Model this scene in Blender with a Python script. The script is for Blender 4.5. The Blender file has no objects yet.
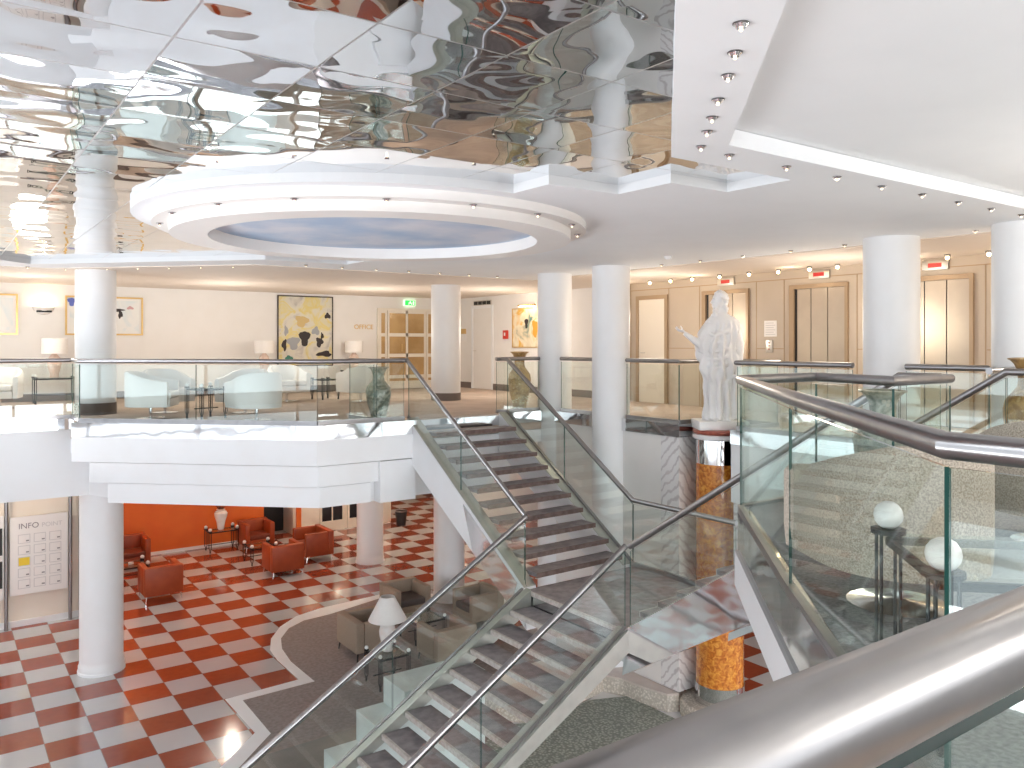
import bpy, bmesh, math, random
from mathutils import Vector, Matrix
random.seed(7)
C = bpy.context.scene.collection
PI = math.pi
# ---------------------------------------------------------------- frame
# world x / y follow the building grid; the camera stands at the origin, turned by -TH
TH = 0.62
SN, CS = math.sin(TH), math.cos(TH)
E = 5.47            # eye height above the lower floor
ZU = 4.27           # upper floor
ZC = 6.74           # upper ceiling
ZM = 6.815          # mirror soffit
F = 815.0
def grid(X, D): return (X*CS + D*SN, -X*SN + D*CS)
def at(px, py, z):
    D = (E-z)*F/(py-344.0); X = (px-512.0)/F*D
    g = grid(X, D); return Vector((g[0], g[1], z))
# ---------------------------------------------------------------- materials
def mat(name, col, rough=.5, metal=0., coat=0., emit=None, es=1., spec=None, noise=None, bump=None):
    m = bpy.data.materials.new(name); m.use_nodes = True
    nt = m.node_tree; p = nt.nodes['Principled BSDF']
    p.inputs['Base Color'].default_value = (*col, 1); p.inputs['Roughness'].default_value = rough
    p.inputs['Metallic'].default_value = metal; p.inputs['Coat Weight'].default_value = coat
    if spec is not None: p.inputs['Specular IOR Level'].default_value = spec
    if emit: p.inputs['Emission Color'].default_value = (*emit, 1); p.inputs['Emission Strength'].default_value = es
    tc = nt.nodes.new('ShaderNodeTexCoord')
    if noise:   # (scale, colour2, lo, hi)
        n = nt.nodes.new('ShaderNodeTexNoise'); n.inputs['Scale'].default_value = noise[0]; n.inputs['Detail'].default_value = 5
        r = nt.nodes.new('ShaderNodeValToRGB'); r.color_ramp.elements[0].color = (*col, 1); r.color_ramp.elements[1].color = (*noise[1], 1)
        r.color_ramp.elements[0].position = noise[2]; r.color_ramp.elements[1].position = noise[3]
        nt.links.new(tc.outputs['Object'], n.inputs['Vector']); nt.links.new(n.outputs['Fac'], r.inputs['Fac']); nt.links.new(r.outputs['Color'], p.inputs['Base Color'])
    if bump:    # (scale, strength, distance)
        n = nt.nodes.new('ShaderNodeTexNoise'); n.inputs['Scale'].default_value = bump[0]
        b = nt.nodes.new('ShaderNodeBump'); b.inputs['Strength'].default_value = bump[1]; b.inputs['Distance'].default_value = bump[2]
        nt.links.new(tc.outputs['Object'], n.inputs['Vector']); nt.links.new(n.outputs['Fac'], b.inputs['Height']); nt.links.new(b.outputs['Normal'], p.inputs['Normal'])
    return m
class NT:
    def __init__(s, m): s.m = m; s.t = m.node_tree; s.p = s.t.nodes['Principled BSDF']
    def n(s, typ, **kw):
        x = s.t.nodes.new(typ)
        for k, v in kw.items():
            if k.startswith('i_'): x.inputs[k[2:].replace('_', ' ')].default_value = v
            elif k.startswith('n_'): x.inputs[int(k[2:])].default_value = v
            else: setattr(x, k, v)
        return x
    def l(s, a, b): s.t.links.new(a, b)
    def math(s, op, a, b=None, c=None):
        x = s.t.nodes.new('ShaderNodeMath'); x.operation = op
        for i, v in enumerate((a, b, c)):
            if v is None: continue
            if isinstance(v, (int, float)): x.inputs[i].default_value = v
            else: s.l(v, x.inputs[i])
        return x.outputs[0]
    def mix(s, fac, a, b):
        x = s.t.nodes.new('ShaderNodeMix'); x.data_type = 'RGBA'
        for sock, v in ((x.inputs[0], fac), (x.inputs[6], a), (x.inputs[7], b)):
            if isinstance(v, (int, float)): sock.default_value = v
            elif isinstance(v, tuple): sock.default_value = (*v, 1)
            else: s.l(v, sock)
        return x.outputs[2]
M = {}
M['wall'] = mat('plaster', (.84, .815, .785), .7, noise=(3, (.82, .795, .76), .35, .7))
M['wallwarm'] = mat('warm_plaster', (.84, .76, .66), .7, noise=(3, (.82, .73, .62), .35, .7))
M['white'] = mat('white_paint', (.86, .87, .88), .45, noise=(2, (.84, .84, .84), .4, .7))
M['domewhite'] = mat('warm_white_paint', (.87, .85, .82), .5, noise=(2, (.85, .83, .80), .4, .7))
M['ceil'] = mat('ceiling_paint', (.89, .91, .925), .8, noise=(2, (.87, .89, .905), .4, .7))
M['ceilwarm'] = mat('ceiling_paint_beige', (.78, .70, .62), .8, noise=(2, (.76, .68, .60), .4, .7))
M['steel'] = mat('brushed_steel', (.34, .33, .33), .28, 1, noise=(8, (.29, .28, .28), .4, .7))
M['mirrorsteel'] = mat('polished_steel', (.70, .70, .71), .06, 1, bump=(1.6, .10, .05))
M['capsteel'] = mat('stringer_steel', (.50, .51, .46), .35, .8, noise=(6, (.44, .45, .41), .4, .7))
M['chrome'] = mat('chrome', (.8, .8, .82), .12, 1)
M['iron'] = mat('black_iron', (.02, .022, .025), .4, .6)
M['ball'] = mat('white_ball', (.88, .88, .86), .3)
M['orange'] = mat('orange_wall', (.72, .15, .018), .6, noise=(2, (.66, .12, .014), .3, .7))
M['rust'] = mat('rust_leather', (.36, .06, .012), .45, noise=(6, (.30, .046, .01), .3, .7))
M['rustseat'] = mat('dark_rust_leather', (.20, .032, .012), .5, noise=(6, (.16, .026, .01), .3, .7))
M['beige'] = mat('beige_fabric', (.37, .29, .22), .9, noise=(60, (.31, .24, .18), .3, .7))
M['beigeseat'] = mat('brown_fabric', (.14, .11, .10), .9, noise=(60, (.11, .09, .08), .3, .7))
M['woven'] = mat('woven_fabric', (.62, .55, .46), .9, noise=(130, (.34, .29, .23), .4, .62), bump=(130, .6, .01))
M['tubwhite'] = mat('white_leather', (.92, .90, .88), .4, noise=(4, (.90, .885, .86), .3, .7))
M['shade'] = mat('lamp_shade_fabric', (.9, .87, .83), .8, noise=(30, (.87, .84, .8), .3, .7))
M['ceramic'] = mat('ceramic', (.85, .83, .8), .2, noise=(9, (.8, .72, .66), .45, .7))
M['pinkceramic'] = mat('pink_ceramic', (.72, .52, .42), .35, noise=(9, (.82, .68, .6), .4, .7))
M['carpetU'] = mat('brown_carpet', (.48, .38, .31), .95, noise=(2.2, (.57, .46, .385), .35, .65))
M['carpetG'] = mat('grey_carpet', (.25, .205, .19), .9, noise=(18, (.33, .28, .26), .35, .65))
M['tread'] = mat('tread_carpet', (.21, .185, .19), .5, noise=(9, (.33, .29, .29), .35, .65))
M['nose'] = mat('stone_nosing', (.62, .57, .53), .4, noise=(20, (.5, .44, .4), .4, .6))
M['darknose'] = mat('dark_nosing', (.10, .065, .055), .5, noise=(12, (.16, .11, .095), .4, .6))
M['edge'] = mat('glass_edge', (.03, .10, .085), .1)
M['marble'] = mat('veined_marble', (.82, .8, .79), .2)
M['block'] = mat('pale_stone', (.66, .72, .70), .3, noise=(4, (.6, .66, .63), .4, .7))
M['plaster'] = mat('statue_plaster', (.88, .87, .86), .5, noise=(5, (.85, .84, .82), .4, .7))
M['redtrim'] = mat('red_marble', (.42, .12, .08), .3, noise=(20, (.34, .09, .06), .4, .6))
M['panel'] = mat('beige_panel', (.50, .42, .335), .5, noise=(1.5, (.47, .395, .31), .4, .7))
M['bronze'] = mat('bronze_frame', (.38, .27, .17), .4, .3)
M['lift'] = mat('lift_door_steel', (.52, .44, .34), .42, .7, noise=(1.2, (.46, .38, .30), .4, .6))
M['darkskirt'] = mat('dark_skirting', (.17, .135, .12), .5)
M['doorwhite'] = mat('door_paint', (.82, .76, .66), .5)
M['pane'] = mat('dark_window_glass', (.02, .02, .025), .08)
M['amberpane'] = mat('warm_window_glass', (.40, .24, .09), .15, noise=(1.5, (.55, .36, .16), .4, .6))
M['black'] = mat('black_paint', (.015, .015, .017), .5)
M['gold'] = mat('gold_frame', (.68, .45, .17), .35, .5)
M['blackframe'] = mat('dark_frame', (.05, .035, .025), .4)
M['bulb'] = mat('bulb', (1, .8, .5), .5, emit=(1, .72, .38), es=14)
M['bulbw'] = mat('small_bulb', (1, .9, .7), .5, emit=(1, .80, .5), es=1.5)
M['paper'] = mat('paper', (.82, .80, .78), .5)
M['inkgrey'] = mat('grey_ink', (.25, .24, .25), .6)
M['inkpale'] = mat('pale_ink', (.6, .59, .59), .6)
M['yellow'] = mat('yellow_card', (.85, .62, .05), .6)
M['green'] = mat('exit_green', (.05, .6, .12), .5, emit=(.02, .7, .08), es=.6)
M['exitwhite'] = mat('exit_white', (.9, 1, .9), .5, emit=(.7, 1, .7), es=.5)
M['red'] = mat('red_enamel', (.6, .05, .03), .4)
M['display'] = mat('red_display', (.35, .01, .01), .4, emit=(1, .03, .02), es=.12)
M['silver'] = mat('satin_silver', (.62, .58, .52), .35, .8)
M['twig'] = mat('dry_twig', (.12, .05, .03), .8)
M['wood'] = mat('brown_wood', (.18, .09, .045), .5)
M['plinth'] = mat('pink_stone', (.60, .52, .47), .35, noise=(5, (.55, .47, .42), .4, .7))
M['skyp'] = mat('painted_sky', (.42, .55, .72), .8, noise=(1.1, (.72, .75, .82), .38, .66))
M['slate'] = mat('slate_grey', (.13, .13, .13), .35, noise=(3, (.17, .165, .16), .4, .7))

def glass_mat():
    m = bpy.data.materials.new('balustrade_glass'); m.use_nodes = True; t = m.node_tree; t.nodes.clear()
    o = t.nodes.new('ShaderNodeOutputMaterial'); tr = t.nodes.new('ShaderNodeBsdfTransparent'); gl = t.nodes.new('ShaderNodeBsdfGlossy')
    tr.inputs['Color'].default_value = (.955, .982, .968, 1); gl.inputs['Roughness'].default_value = .01; gl.inputs['Color'].default_value = (.9, .97, .95, 1)
    lw = t.nodes.new('ShaderNodeLayerWeight'); lw.inputs['Blend'].default_value = .5
    pw = t.nodes.new('ShaderNodeMath'); pw.operation = 'POWER'; pw.inputs[1].default_value = 5.0; t.links.new(lw.outputs['Facing'], pw.inputs[0])
    ml = t.nodes.new('ShaderNodeMath'); ml.operation = 'MULTIPLY_ADD'; ml.inputs[1].default_value = .345; ml.inputs[2].default_value = .075
    t.links.new(pw.outputs[0], ml.inputs[0]); mx = t.nodes.new('ShaderNodeMixShader')
    t.links.new(ml.outputs[0], mx.inputs[0]); t.links.new(tr.outputs[0], mx.inputs[1]); t.links.new(gl.outputs[0], mx.inputs[2]); t.links.new(mx.outputs[0], o.inputs[0])
    return m
M['glass'] = glass_mat()
def checker_mat():
    m = mat('checkered_marble_tiles', (.8, .8, .8), .12, coat=.2); k = NT(m)
    tc = k.n('ShaderNodeTexCoord'); sp = k.n('ShaderNodeSeparateXYZ'); k.l(tc.outputs['Object'], sp.inputs[0])
    u = k.math('DIVIDE', k.math('SUBTRACT', sp.outputs[0], 1.27), .601); v = k.math('DIVIDE', k.math('SUBTRACT', sp.outputs[1], 13.99), .601)
    s = k.math('ADD', k.math('FLOOR', u), k.math('FLOOR', v)); par = k.math('FLOORED_MODULO', s, 2.0)
    n = k.n('ShaderNodeTexNoise', i_Scale=1.3, i_Detail=5.); k.l(tc.outputs['Object'], n.inputs['Vector'])
    n2 = k.n('ShaderNodeTexNoise', i_Scale=9., i_Detail=4.); k.l(tc.outputs['Object'], n2.inputs['Vector'])
    red = k.mix(n2.outputs['Fac'], (.27, .042, .017), (.36, .07, .03)); wh = k.mix(n.outputs['Fac'], (.52, .515, .52), (.60, .595, .605))
    c = k.mix(par, wh, red)
    fu = k.math('ABSOLUTE', k.math('SUBTRACT', k.math('FRACT', u), .5)); fv = k.math('ABSOLUTE', k.math('SUBTRACT', k.math('FRACT', v), .5))
    g = k.math('GREATER_THAN', k.math('MAXIMUM', fu, fv), .492)
    k.l(k.mix(g, c, (.25, .16, .13)), k.p.inputs['Base Color']); return m
M['checker'] = checker_mat()
def mirror_mat():
    m = mat('mirror_ceiling_tiles', (.78, .77, .76), .015, 1); k = NT(m)
    tc = k.n('ShaderNodeTexCoord'); sp = k.n('ShaderNodeSeparateXYZ'); k.l(tc.outputs['Object'], sp.inputs[0])
    u = k.math('DIVIDE', k.math('SUBTRACT', sp.outputs[0], .868), .66); v = k.math('DIVIDE', k.math('SUBTRACT', sp.outputs[1], 3.766), .66)
    fu = k.math('ABSOLUTE', k.math('SUBTRACT', k.math('FRACT', u), .5)); fv = k.math('ABSOLUTE', k.math('SUBTRACT', k.math('FRACT', v), .5))
    mx = k.math('MAXIMUM', fu, fv); g = k.math('GREATER_THAN', mx, .492)
    k.l(k.mix(g, (.80, .82, .84), (.72, .73, .74)), k.p.inputs['Base Color'])
    k.l(k.math('MULTIPLY_ADD', g, .4, .012), k.p.inputs['Roughness'])
    # every tile bows a little on its own: pillow + random offset noise
    wn = k.n('ShaderNodeTexWhiteNoise', noise_dimensions='2D'); cb = k.n('ShaderNodeCombineXYZ'); k.l(k.math('FLOOR', u), cb.inputs[0]); k.l(k.math('FLOOR', v), cb.inputs[1]); k.l(cb.outputs[0], wn.inputs['Vector'])
    va = k.n('ShaderNodeVectorMath', operation='MULTIPLY_ADD'); k.l(wn.outputs['Color'], va.inputs[0]); va.inputs[1].default_value = (20, 20, 20); k.l(tc.outputs['Object'], va.inputs[2])
    n = k.n('ShaderNodeTexNoise', i_Scale=1.5, i_Detail=1.0); k.l(va.outputs[0], n.inputs['Vector'])
    pil = k.math('MULTIPLY', k.math('POWER', mx, 4.0), .5)
    h = k.math('ADD', n.outputs['Fac'], pil)
    b = k.n('ShaderNodeBump', i_Strength=1.0, i_Distance=.022); k.l(h, b.inputs['Height']); k.l(b.outputs['Normal'], k.p.inputs['Normal'])
    return m
M['mirror'] = mirror_mat()
def vein(m, col, vcol, scale, rot=.6):
    k = NT(m); tc = k.n('ShaderNodeTexCoord'); w = k.n('ShaderNodeTexWave', i_Scale=scale, i_Distortion=7., i_Detail=4.); w.bands_direction = 'DIAGONAL'
    k.l(tc.outputs['Object'], w.inputs['Vector']); r = k.n('ShaderNodeValToRGB'); r.color_ramp.elements[0].color = (*vcol, 1); r.color_ramp.elements[1].color = (*col, 1); r.color_ramp.elements[1].position = .35
    k.l(w.outputs['Fac'], r.inputs['Fac']); k.l(r.outputs['Color'], k.p.inputs['Base Color'])
vein(M['marble'], (.84, .82, .81), (.60, .56, .56), 3.4)
def burl():
    m = mat('burl_wood', (.6, .25, .05), .12, coat=.6); k = NT(m); tc = k.n('ShaderNodeTexCoord')
    n = k.n('ShaderNodeTexNoise', i_Scale=17., i_Detail=8., i_Distortion=.8); k.l(tc.outputs['Object'], n.inputs['Vector'])
    r = k.n('ShaderNodeValToRGB'); e = r.color_ramp.elements; e[0].position = .22; e[0].color = (.22, .05, .008, 1); e[1].position = .7; e[1].color = (.86, .42, .07, 1)
    x = e.new(.46); x.color = (.58, .17, .022, 1); k.l(n.outputs['Fac'], r.inputs['Fac']); k.l(r.outputs['Color'], k.p.inputs['Base Color']); return m
M['burl'] = burl()
def pebble(name, c1, c2, sc):
    m = mat(name, c1, .6); k = NT(m); tc = k.n('ShaderNodeTexCoord'); v = k.n('ShaderNodeTexVoronoi', i_Scale=sc); k.l(tc.outputs['Object'], v.inputs['Vector'])
    r = k.n('ShaderNodeValToRGB'); e = r.color_ramp.elements; e[0].color = (*c1, 1); e[1].color = (*c2, 1); e[1].position = .6
    k.l(v.outputs['Distance'], r.inputs['Fac']); k.l(r.outputs['Color'], k.p.inputs['Base Color'])
    b = k.n('ShaderNodeBump', i_Strength=.6, i_Distance=.02); b.invert = True; k.l(v.outputs['Distance'], b.inputs['Height']); k.l(b.outputs['Normal'], k.p.inputs['Normal']); return m
M['pebble'] = pebble('pale_pebbles', (.86, .80, .71), (.50, .45, .38), 26)
M['gravel'] = pebble('grey_gravel', (.60, .63, .56), (.24, .27, .23), 24)
def ornate(name, c1, c2, c3):
    m = mat(name, c1, .3, coat=.3); k = NT(m); tc = k.n('ShaderNodeTexCoord'); v = k.n('ShaderNodeTexVoronoi', i_Scale=16.); n = k.n('ShaderNodeTexNoise', i_Scale=11., i_Detail=5., i_Distortion=1.)
    k.l(tc.outputs['Object'], v.inputs['Vector']); k.l(tc.outputs['Object'], n.inputs['Vector'])
    r = k.n('ShaderNodeValToRGB'); e = r.color_ramp.elements; e[0].position = .38; e[0].color = (*c1, 1); e[1].position = .62; e[1].color = (*c2, 1); k.l(n.outputs['Fac'], r.inputs['Fac'])
    g = k.math('LESS_THAN', v.outputs['Distance'], .26); k.l(k.mix(k.math('MULTIPLY', g, .7), r.outputs['Color'], c3), k.p.inputs['Base Color']); return m
M['vasetan'] = ornate('tan_glaze', (.36, .20, .07), (.60, .38, .15), (.70, .52, .28))
M['vasegreen'] = ornate('grey_green_glaze', (.13, .14, .10), (.44, .42, .34), (.55, .46, .34))
def paint(name, stops, sc, dist=1.):
    m = mat(name, (.8, .8, .8), .5); k = NT(m); tc = k.n('ShaderNodeTexCoord'); n = k.n('ShaderNodeTexNoise', i_Scale=sc, i_Detail=3., i_Distortion=dist); k.l(tc.outputs['Object'], n.inputs['Vector'])
    r = k.n('ShaderNodeValToRGB'); e = r.color_ramp.elements
    e[0].position = stops[0][0]; e[0].color = (*stops[0][1], 1); e[1].position = stops[-1][0]; e[1].color = (*stops[-1][1], 1)
    for p, c in stops[1:-1]: x = e.new(p); x.color = (*c, 1)
    k.l(n.outputs['Fac'], r.inputs['Fac']); k.l(r.outputs['Color'], k.p.inputs['Base Color']); return m
M['artyellow'] = paint('yellow_abstract_paint', [(.3, (.45, .42, .38)), (.42, (.66, .62, .54)), (.5, (.68, .64, .50)), (.58, (.72, .60, .22)), (.66, (.68, .62, .40)), (.78, (.64, .60, .53))], 2.4)
M['artpale'] = paint('pale_abstract_paint', [(.3, (.55, .68, .74)), (.45, (.80, .79, .76)), (.75, (.84, .82, .77))], 1.2)
M['artwarm'] = paint('warm_abstract_paint', [(.32, (.12, .25, .22)), (.42, (.74, .62, .42)), (.52, (.84, .76, .58)), (.62, (.80, .45, .06)), (.75, (.82, .72, .5))], 2.0)

# ---------------------------------------------------------------- mesh builder
class MB:
    def __init__(s): s.bm = bmesh.new(); s.mi = 0
    def _mark(s, geom):
        for f in geom:
            if isinstance(f, bmesh.types.BMFace): f.material_index = s.mi
    def face(s, vs, smooth=False):
        f = s.bm.faces.new(vs); f.material_index = s.mi; f.smooth = smooth; return f
    def box(s, x0, x1, y0, y1, z0, z1, bev=0., seg=2, rot=None, smooth=False):
        m = Matrix.Translation(((x0+x1)/2, (y0+y1)/2, (z0+z1)/2)) @ Matrix.Diagonal((abs(x1-x0), abs(y1-y0), abs(z1-z0), 1))
        if rot is not None: m = rot @ m
        t = bmesh.new(); bmesh.ops.create_cube(t, size=1, matrix=m)
        if bev: bmesh.ops.bevel(t, geom=t.edges[:] , offset=bev, segments=seg, affect='EDGES', profile=.5)
        s.merge(t, smooth or bev > 0); return s
    def merge(s, t, smooth=False):
        mp = {v: s.bm.verts.new(v.co) for v in t.verts}
        for f in t.faces:
            try: s.face([mp[v] for v in f.verts], smooth)
            except ValueError: pass
        t.free()
    def prism(s, pts, z0, z1, smooth=False):
        n = len(pts); zf = (lambda z, i: z[i] if isinstance(z, (list, tuple)) else z)
        a = [s.bm.verts.new((p[0], p[1], zf(z0, i))) for i, p in enumerate(pts)]; b = [s.bm.verts.new((p[0], p[1], zf(z1, i))) for i, p in enumerate(pts)]
        s.face(a[::-1]); s.face(b)
        for i in range(n): s.face([a[i], a[(i+1) % n], b[(i+1) % n], b[i]], smooth)
        return s
    def poly(s, pts):
        s.face([s.bm.verts.new(p) for p in pts]); return s
    def slab(s, outer, holes, z0, z1):
        for z, flip in ((z0, True), (z1, False)):
            t = bmesh.new()
            for loop in [outer]+holes:
                vs = [t.verts.new((p[0], p[1], z)) for p in loop]
                for i in range(len(vs)): t.edges.new((vs[i], vs[(i+1) % len(vs)]))
            bmesh.ops.triangle_fill(t, use_beauty=True, edges=t.edges[:], normal=(0, 0, 1))
            for f in t.faces:
                f.normal_update()
                if (f.normal.z > 0) == flip: f.normal_flip()
            s.merge(t)
        for loop in [outer]+holes:
            n = len(loop)
            for i in range(n):
                p, q = loop[i], loop[(i+1) % n]
                s.poly([(p[0], p[1], z0), (q[0], q[1], z0), (q[0], q[1], z1), (p[0], p[1], z1)])
        return s
    def lathe(s, prof, c=(0, 0), n=32, smooth=True, sx=1, sy=1, cap=True):
        rings = []
        for r, z in prof:
            rings.append([s.bm.verts.new((c[0]+r*sx*math.cos(2*PI*i/n), c[1]+r*sy*math.sin(2*PI*i/n), z)) for i in range(n)])
        for a, b in zip(rings, rings[1:]):
            for i in range(n): s.face([a[i], a[(i+1) % n], b[(i+1) % n], b[i]], smooth)
        if cap: s.face(rings[0][::-1]); s.face(rings[-1])
        return s
    def cyl(s, x, y, r, z0, z1, n=24): return s.lathe([(r, z0), (r, z1)], (x, y), n)
    def sph(s, c, r, n=12, sc=(1, 1, 1)):
        m = Matrix.Translation(c) @ Matrix.Diagonal((sc[0], sc[1], sc[2], 1)); t = bmesh.new()
        bmesh.ops.create_uvsphere(t, u_segments=n*2, v_segments=n, radius=r, matrix=m); s.merge(t, True); return s
    def tube(s, path, r, n=12, closed=False):
        P = [Vector(p) for p in path]; rs = r if isinstance(r, (list, tuple)) else [r]*len(P); rings = []
        ref = None
        for i, p in enumerate(P):
            d0 = (P[i]-P[i-1]).normalized() if i else None; d1 = (P[i+1]-P[i]).normalized() if i < len(P)-1 else None
            d = (d0 or d1) if (d0 is None or d1 is None) else (d0+d1).normalized()
            sc = 1.0
            up = Vector((0, 0, 1)) if abs(d.z) < .9 else Vector((1, 0, 0))
            if ref is not None and abs(ref.dot(d)) < .9: u = (ref - d*ref.dot(d)).normalized()
            else: u = (up - d*up.dot(d)).normalized()
            w = d.cross(u); ref = u
            bend = None
            if d0 is not None and d1 is not None:
                cc = d0.dot(d1); k = 1/max(.5, math.sqrt((1+cc)/2)); bn = (d1-d0)
                bend = (bn.normalized(), k) if bn.length > 1e-4 else None
            ring = []
            for j in range(n):
                a = 2*PI*j/n; off = (u*math.cos(a)+w*math.sin(a))*rs[i]
                if bend: off = off + bend[0]*off.dot(bend[0])*(bend[1]-1)
                ring.append(s.bm.verts.new(p+off))
            rings.append(ring)
        for a, b in zip(rings, rings[1:]):
            for j in range(n): s.face([a[j], a[(j+1) % n], b[(j+1) % n], b[j]], True)
        s.face(rings[0][::-1]); s.face(rings[-1]); return s
    def build(s, name, m, parent=None, kind=None, label=None, fix=True, sharp=True):
        if fix: bmesh.ops.recalc_face_normals(s.bm, faces=s.bm.faces[:])
        me = bpy.data.meshes.new(name); s.bm.to_mesh(me); s.bm.free()
        for x in (m if isinstance(m, (list, tuple)) else [m]): me.materials.append(M[x] if isinstance(x, str) else x)
        if sharp and any(p.use_smooth for p in me.polygons):
            try: me.set_sharp_from_angle(angle=math.radians(38))
            except Exception: pass
        o = bpy.data.objects.new(name, me); C.objects.link(o)
        if parent is not None: o.parent = parent
        if kind: o['kind'] = kind
        if label: o['label'] = label
        return o
def tag(o, label, cat, group=None, kind=None):
    o['label'] = label; o['category'] = cat
    if group: o['group'] = group
    if kind: o['kind'] = kind
    return o
def thing(name, label, cat, loc=(0, 0, 0), rz=0., group=None):
    o = bpy.data.objects.new(name, None); C.objects.link(o); o.location = loc; o.rotation_euler = (0, 0, rz); o.empty_display_size = .1
    return tag(o, label, cat, group)
def struct(name, mb, m, **k): return mb.build(name, m, kind='structure', **k)
def dup(root, loc, rz=None, label=None, group=None):
    r = root.copy(); C.objects.link(r); r.location = loc
    if rz is not None: r.rotation_euler = (0, 0, rz)
    if label: r['label'] = label
    if group: r['group'] = group
    for ch in list(root.children):
        c = ch.copy(); C.objects.link(c); c.parent = r
        for g in list(ch.children):
            d = g.copy(); C.objects.link(d); d.parent = c
    return r
def text_mesh(name, body, size, m, parent, mtx, depth=.004):
    cu = bpy.data.curves.new(name, 'FONT'); cu.body = body; cu.size = size; cu.extrude = depth; cu.align_x = 'LEFT'
    t = bpy.data.objects.new(name+'_curve', cu); C.objects.link(t); bpy.context.view_layer.update()
    me = bpy.data.meshes.new_from_object(t.evaluated_get(bpy.context.evaluated_depsgraph_get()))
    bpy.data.objects.remove(t, do_unlink=True); bpy.data.curves.remove(cu)
    me.transform(mtx); me.materials.clear(); me.materials.append(M[m])
    o = bpy.data.objects.new(name, me); C.objects.link(o)
    if parent is not None: o.parent = parent
    return o
def arc(cx, cy, r, a0, a1, n): return [(cx+r*math.cos(a0+(a1-a0)*i/n), cy+r*math.sin(a0+(a1-a0)*i/n)) for i in range(n+1)]

# ================================================================ SETTING
XW, XE, YS, YN, YN2 = -4.0, 12.0, -4.0, 19.6, 34.0
mb = MB(); mb.box(XW, 16, YS, YN2, -.2, 0); struct('floor', mb, 'checker')
# upper floor slab around the void, with its stepped fascia
VOID = [(XW, .33), (2.12, .33), (2.12, 1.1), (4.84, 3.88), (6.16, 3.88), (6.16, 3.5), (8.26, 3.5), (8.26, 3.75), (9.1, 3.75),
        (9.1, 7.45), (10.0, 7.45), (10.0, 8.45), (9.1, 8.45), (9.1, 11.62), (8.16, 11.62), (8.16, 11.50), (6.14, 11.50), (6.14, 11.45), (4.64, 11.45), (1.84, 14.05), (1.84, 14.8), (XW, 14.8)]
outer = [(XW, YS), (XE, YS), (XE, YN), (XW, YN)]
mb = MB(); mb.slab(outer, [VOID], 3.95, ZU); struct('floor_upper', mb, 'carpetU')
mb = MB(); mb.slab([(XW-.1, YS-.1), (16, YS-.1), (16, YN2), (XW-.1, YN2)], [[(x, y) for x, y in VOID]], 3.72, 3.94); struct('ceiling_lower', mb, 'ceil')
M['carpetP'] = mat('grey_speckled_carpet', (.20, .20, .205), .95, noise=(55, (.34, .34, .34), .35, .62))
mb = MB(); mb.slab([(2.16, YS), (2.16, 1.08), (4.87, 3.84), (6.12, 3.84), (6.12, 3.46), (8.28, 3.46), (8.28, 3.70), (9.08, 3.70), (9.4, 2.4), (11.9, 2.4), (11.9, YS)], [], ZU, ZU+.006); struct('floor_platform', mb, 'carpetP')
def fascia(name, pts, off, z0, z1, m, inset=0.):
    """a solid band hung on the void edge: pts run with the void on the left"""
    mb = MB(); n = len(pts); P = [Vector((p[0], p[1])) for p in pts]; nr = []
    for i in range(n):
        ds = []
        if i: ds.append((P[i]-P[i-1]).normalized())
        if i < n-1: ds.append((P[i+1]-P[i]).normalized())
        ns = [Vector((-d.y, d.x)) for d in ds]; v = sum(ns, Vector((0, 0))).normalized(); nr.append(v/max(.35, v.dot(ns[0])))
    for i in range(n-1):
        a, b = P[i]+nr[i]*off, P[i+1]+nr[i+1]*off; c, d = P[i+1]+nr[i+1]*(inset-.08), P[i]+nr[i]*(inset-.08)
        mb.prism([d, c, b, a], z0, z1)
    return struct(name, mb, m)
# far balcony (void on the left when running towards the stair -> reversed order)
farb = [(6.07, 11.75), (6.07, 11.45), (4.64, 11.45), (1.84, 14.05)]
nb = 0
for off, z0, z1, m in ((.15, ZU-.21, ZU+.005, 'mirrorsteel'), (.14, ZU-.585, ZU-.21, 'white')):
    nb += 1; fascia('trim_%d' % nb, farb, off, z0, z1, m)
nb += 1; fascia('trim_%d' % nb, [(5.6, 11.45), (4.66, 11.45), (2.02, 13.9)], .06, ZU-.91, ZU-.605, 'white')
nb += 1; fascia('trim_%d' % nb, [(5.52, 11.45), (4.68, 11.45), (2.2, 13.74)], -.02, ZU-1.23, ZU-.93, 'white')
nb += 1; fascia('trim_%d' % nb, [(6.07, 11.75), (6.07, 11.45), (5.6, 11.45)], .14, ZU-1.23, ZU-.60, 'white')
mb = MB(); mb.prism([(6.15, 11.53), (6.15, 12.0), (3.9, 12.44), (2.5, 14.1), (2.25, 13.78), (4.70, 11.53)], ZU-1.225, ZU-.35); nb += 1; struct('trim_%d' % nb, mb, 'white')
# left wing beyond the bump
nb += 1; fascia('trim_%d' % nb, [(1.9, 14.05), (1.84, 14.8), (XW, 14.8)], .03, ZU-.17, ZU+.005, 'mirrorsteel')
mb = MB(); mb.prism([(XW, 14.785), (2.1, 14.785), (2.4, 14.1), (3.0, 14.4), (2.2, 15.4), (XW, 15.4)], ZU-1.25, ZU-.17); nb += 1; struct('trim_%d' % nb, mb, 'white')
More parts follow.
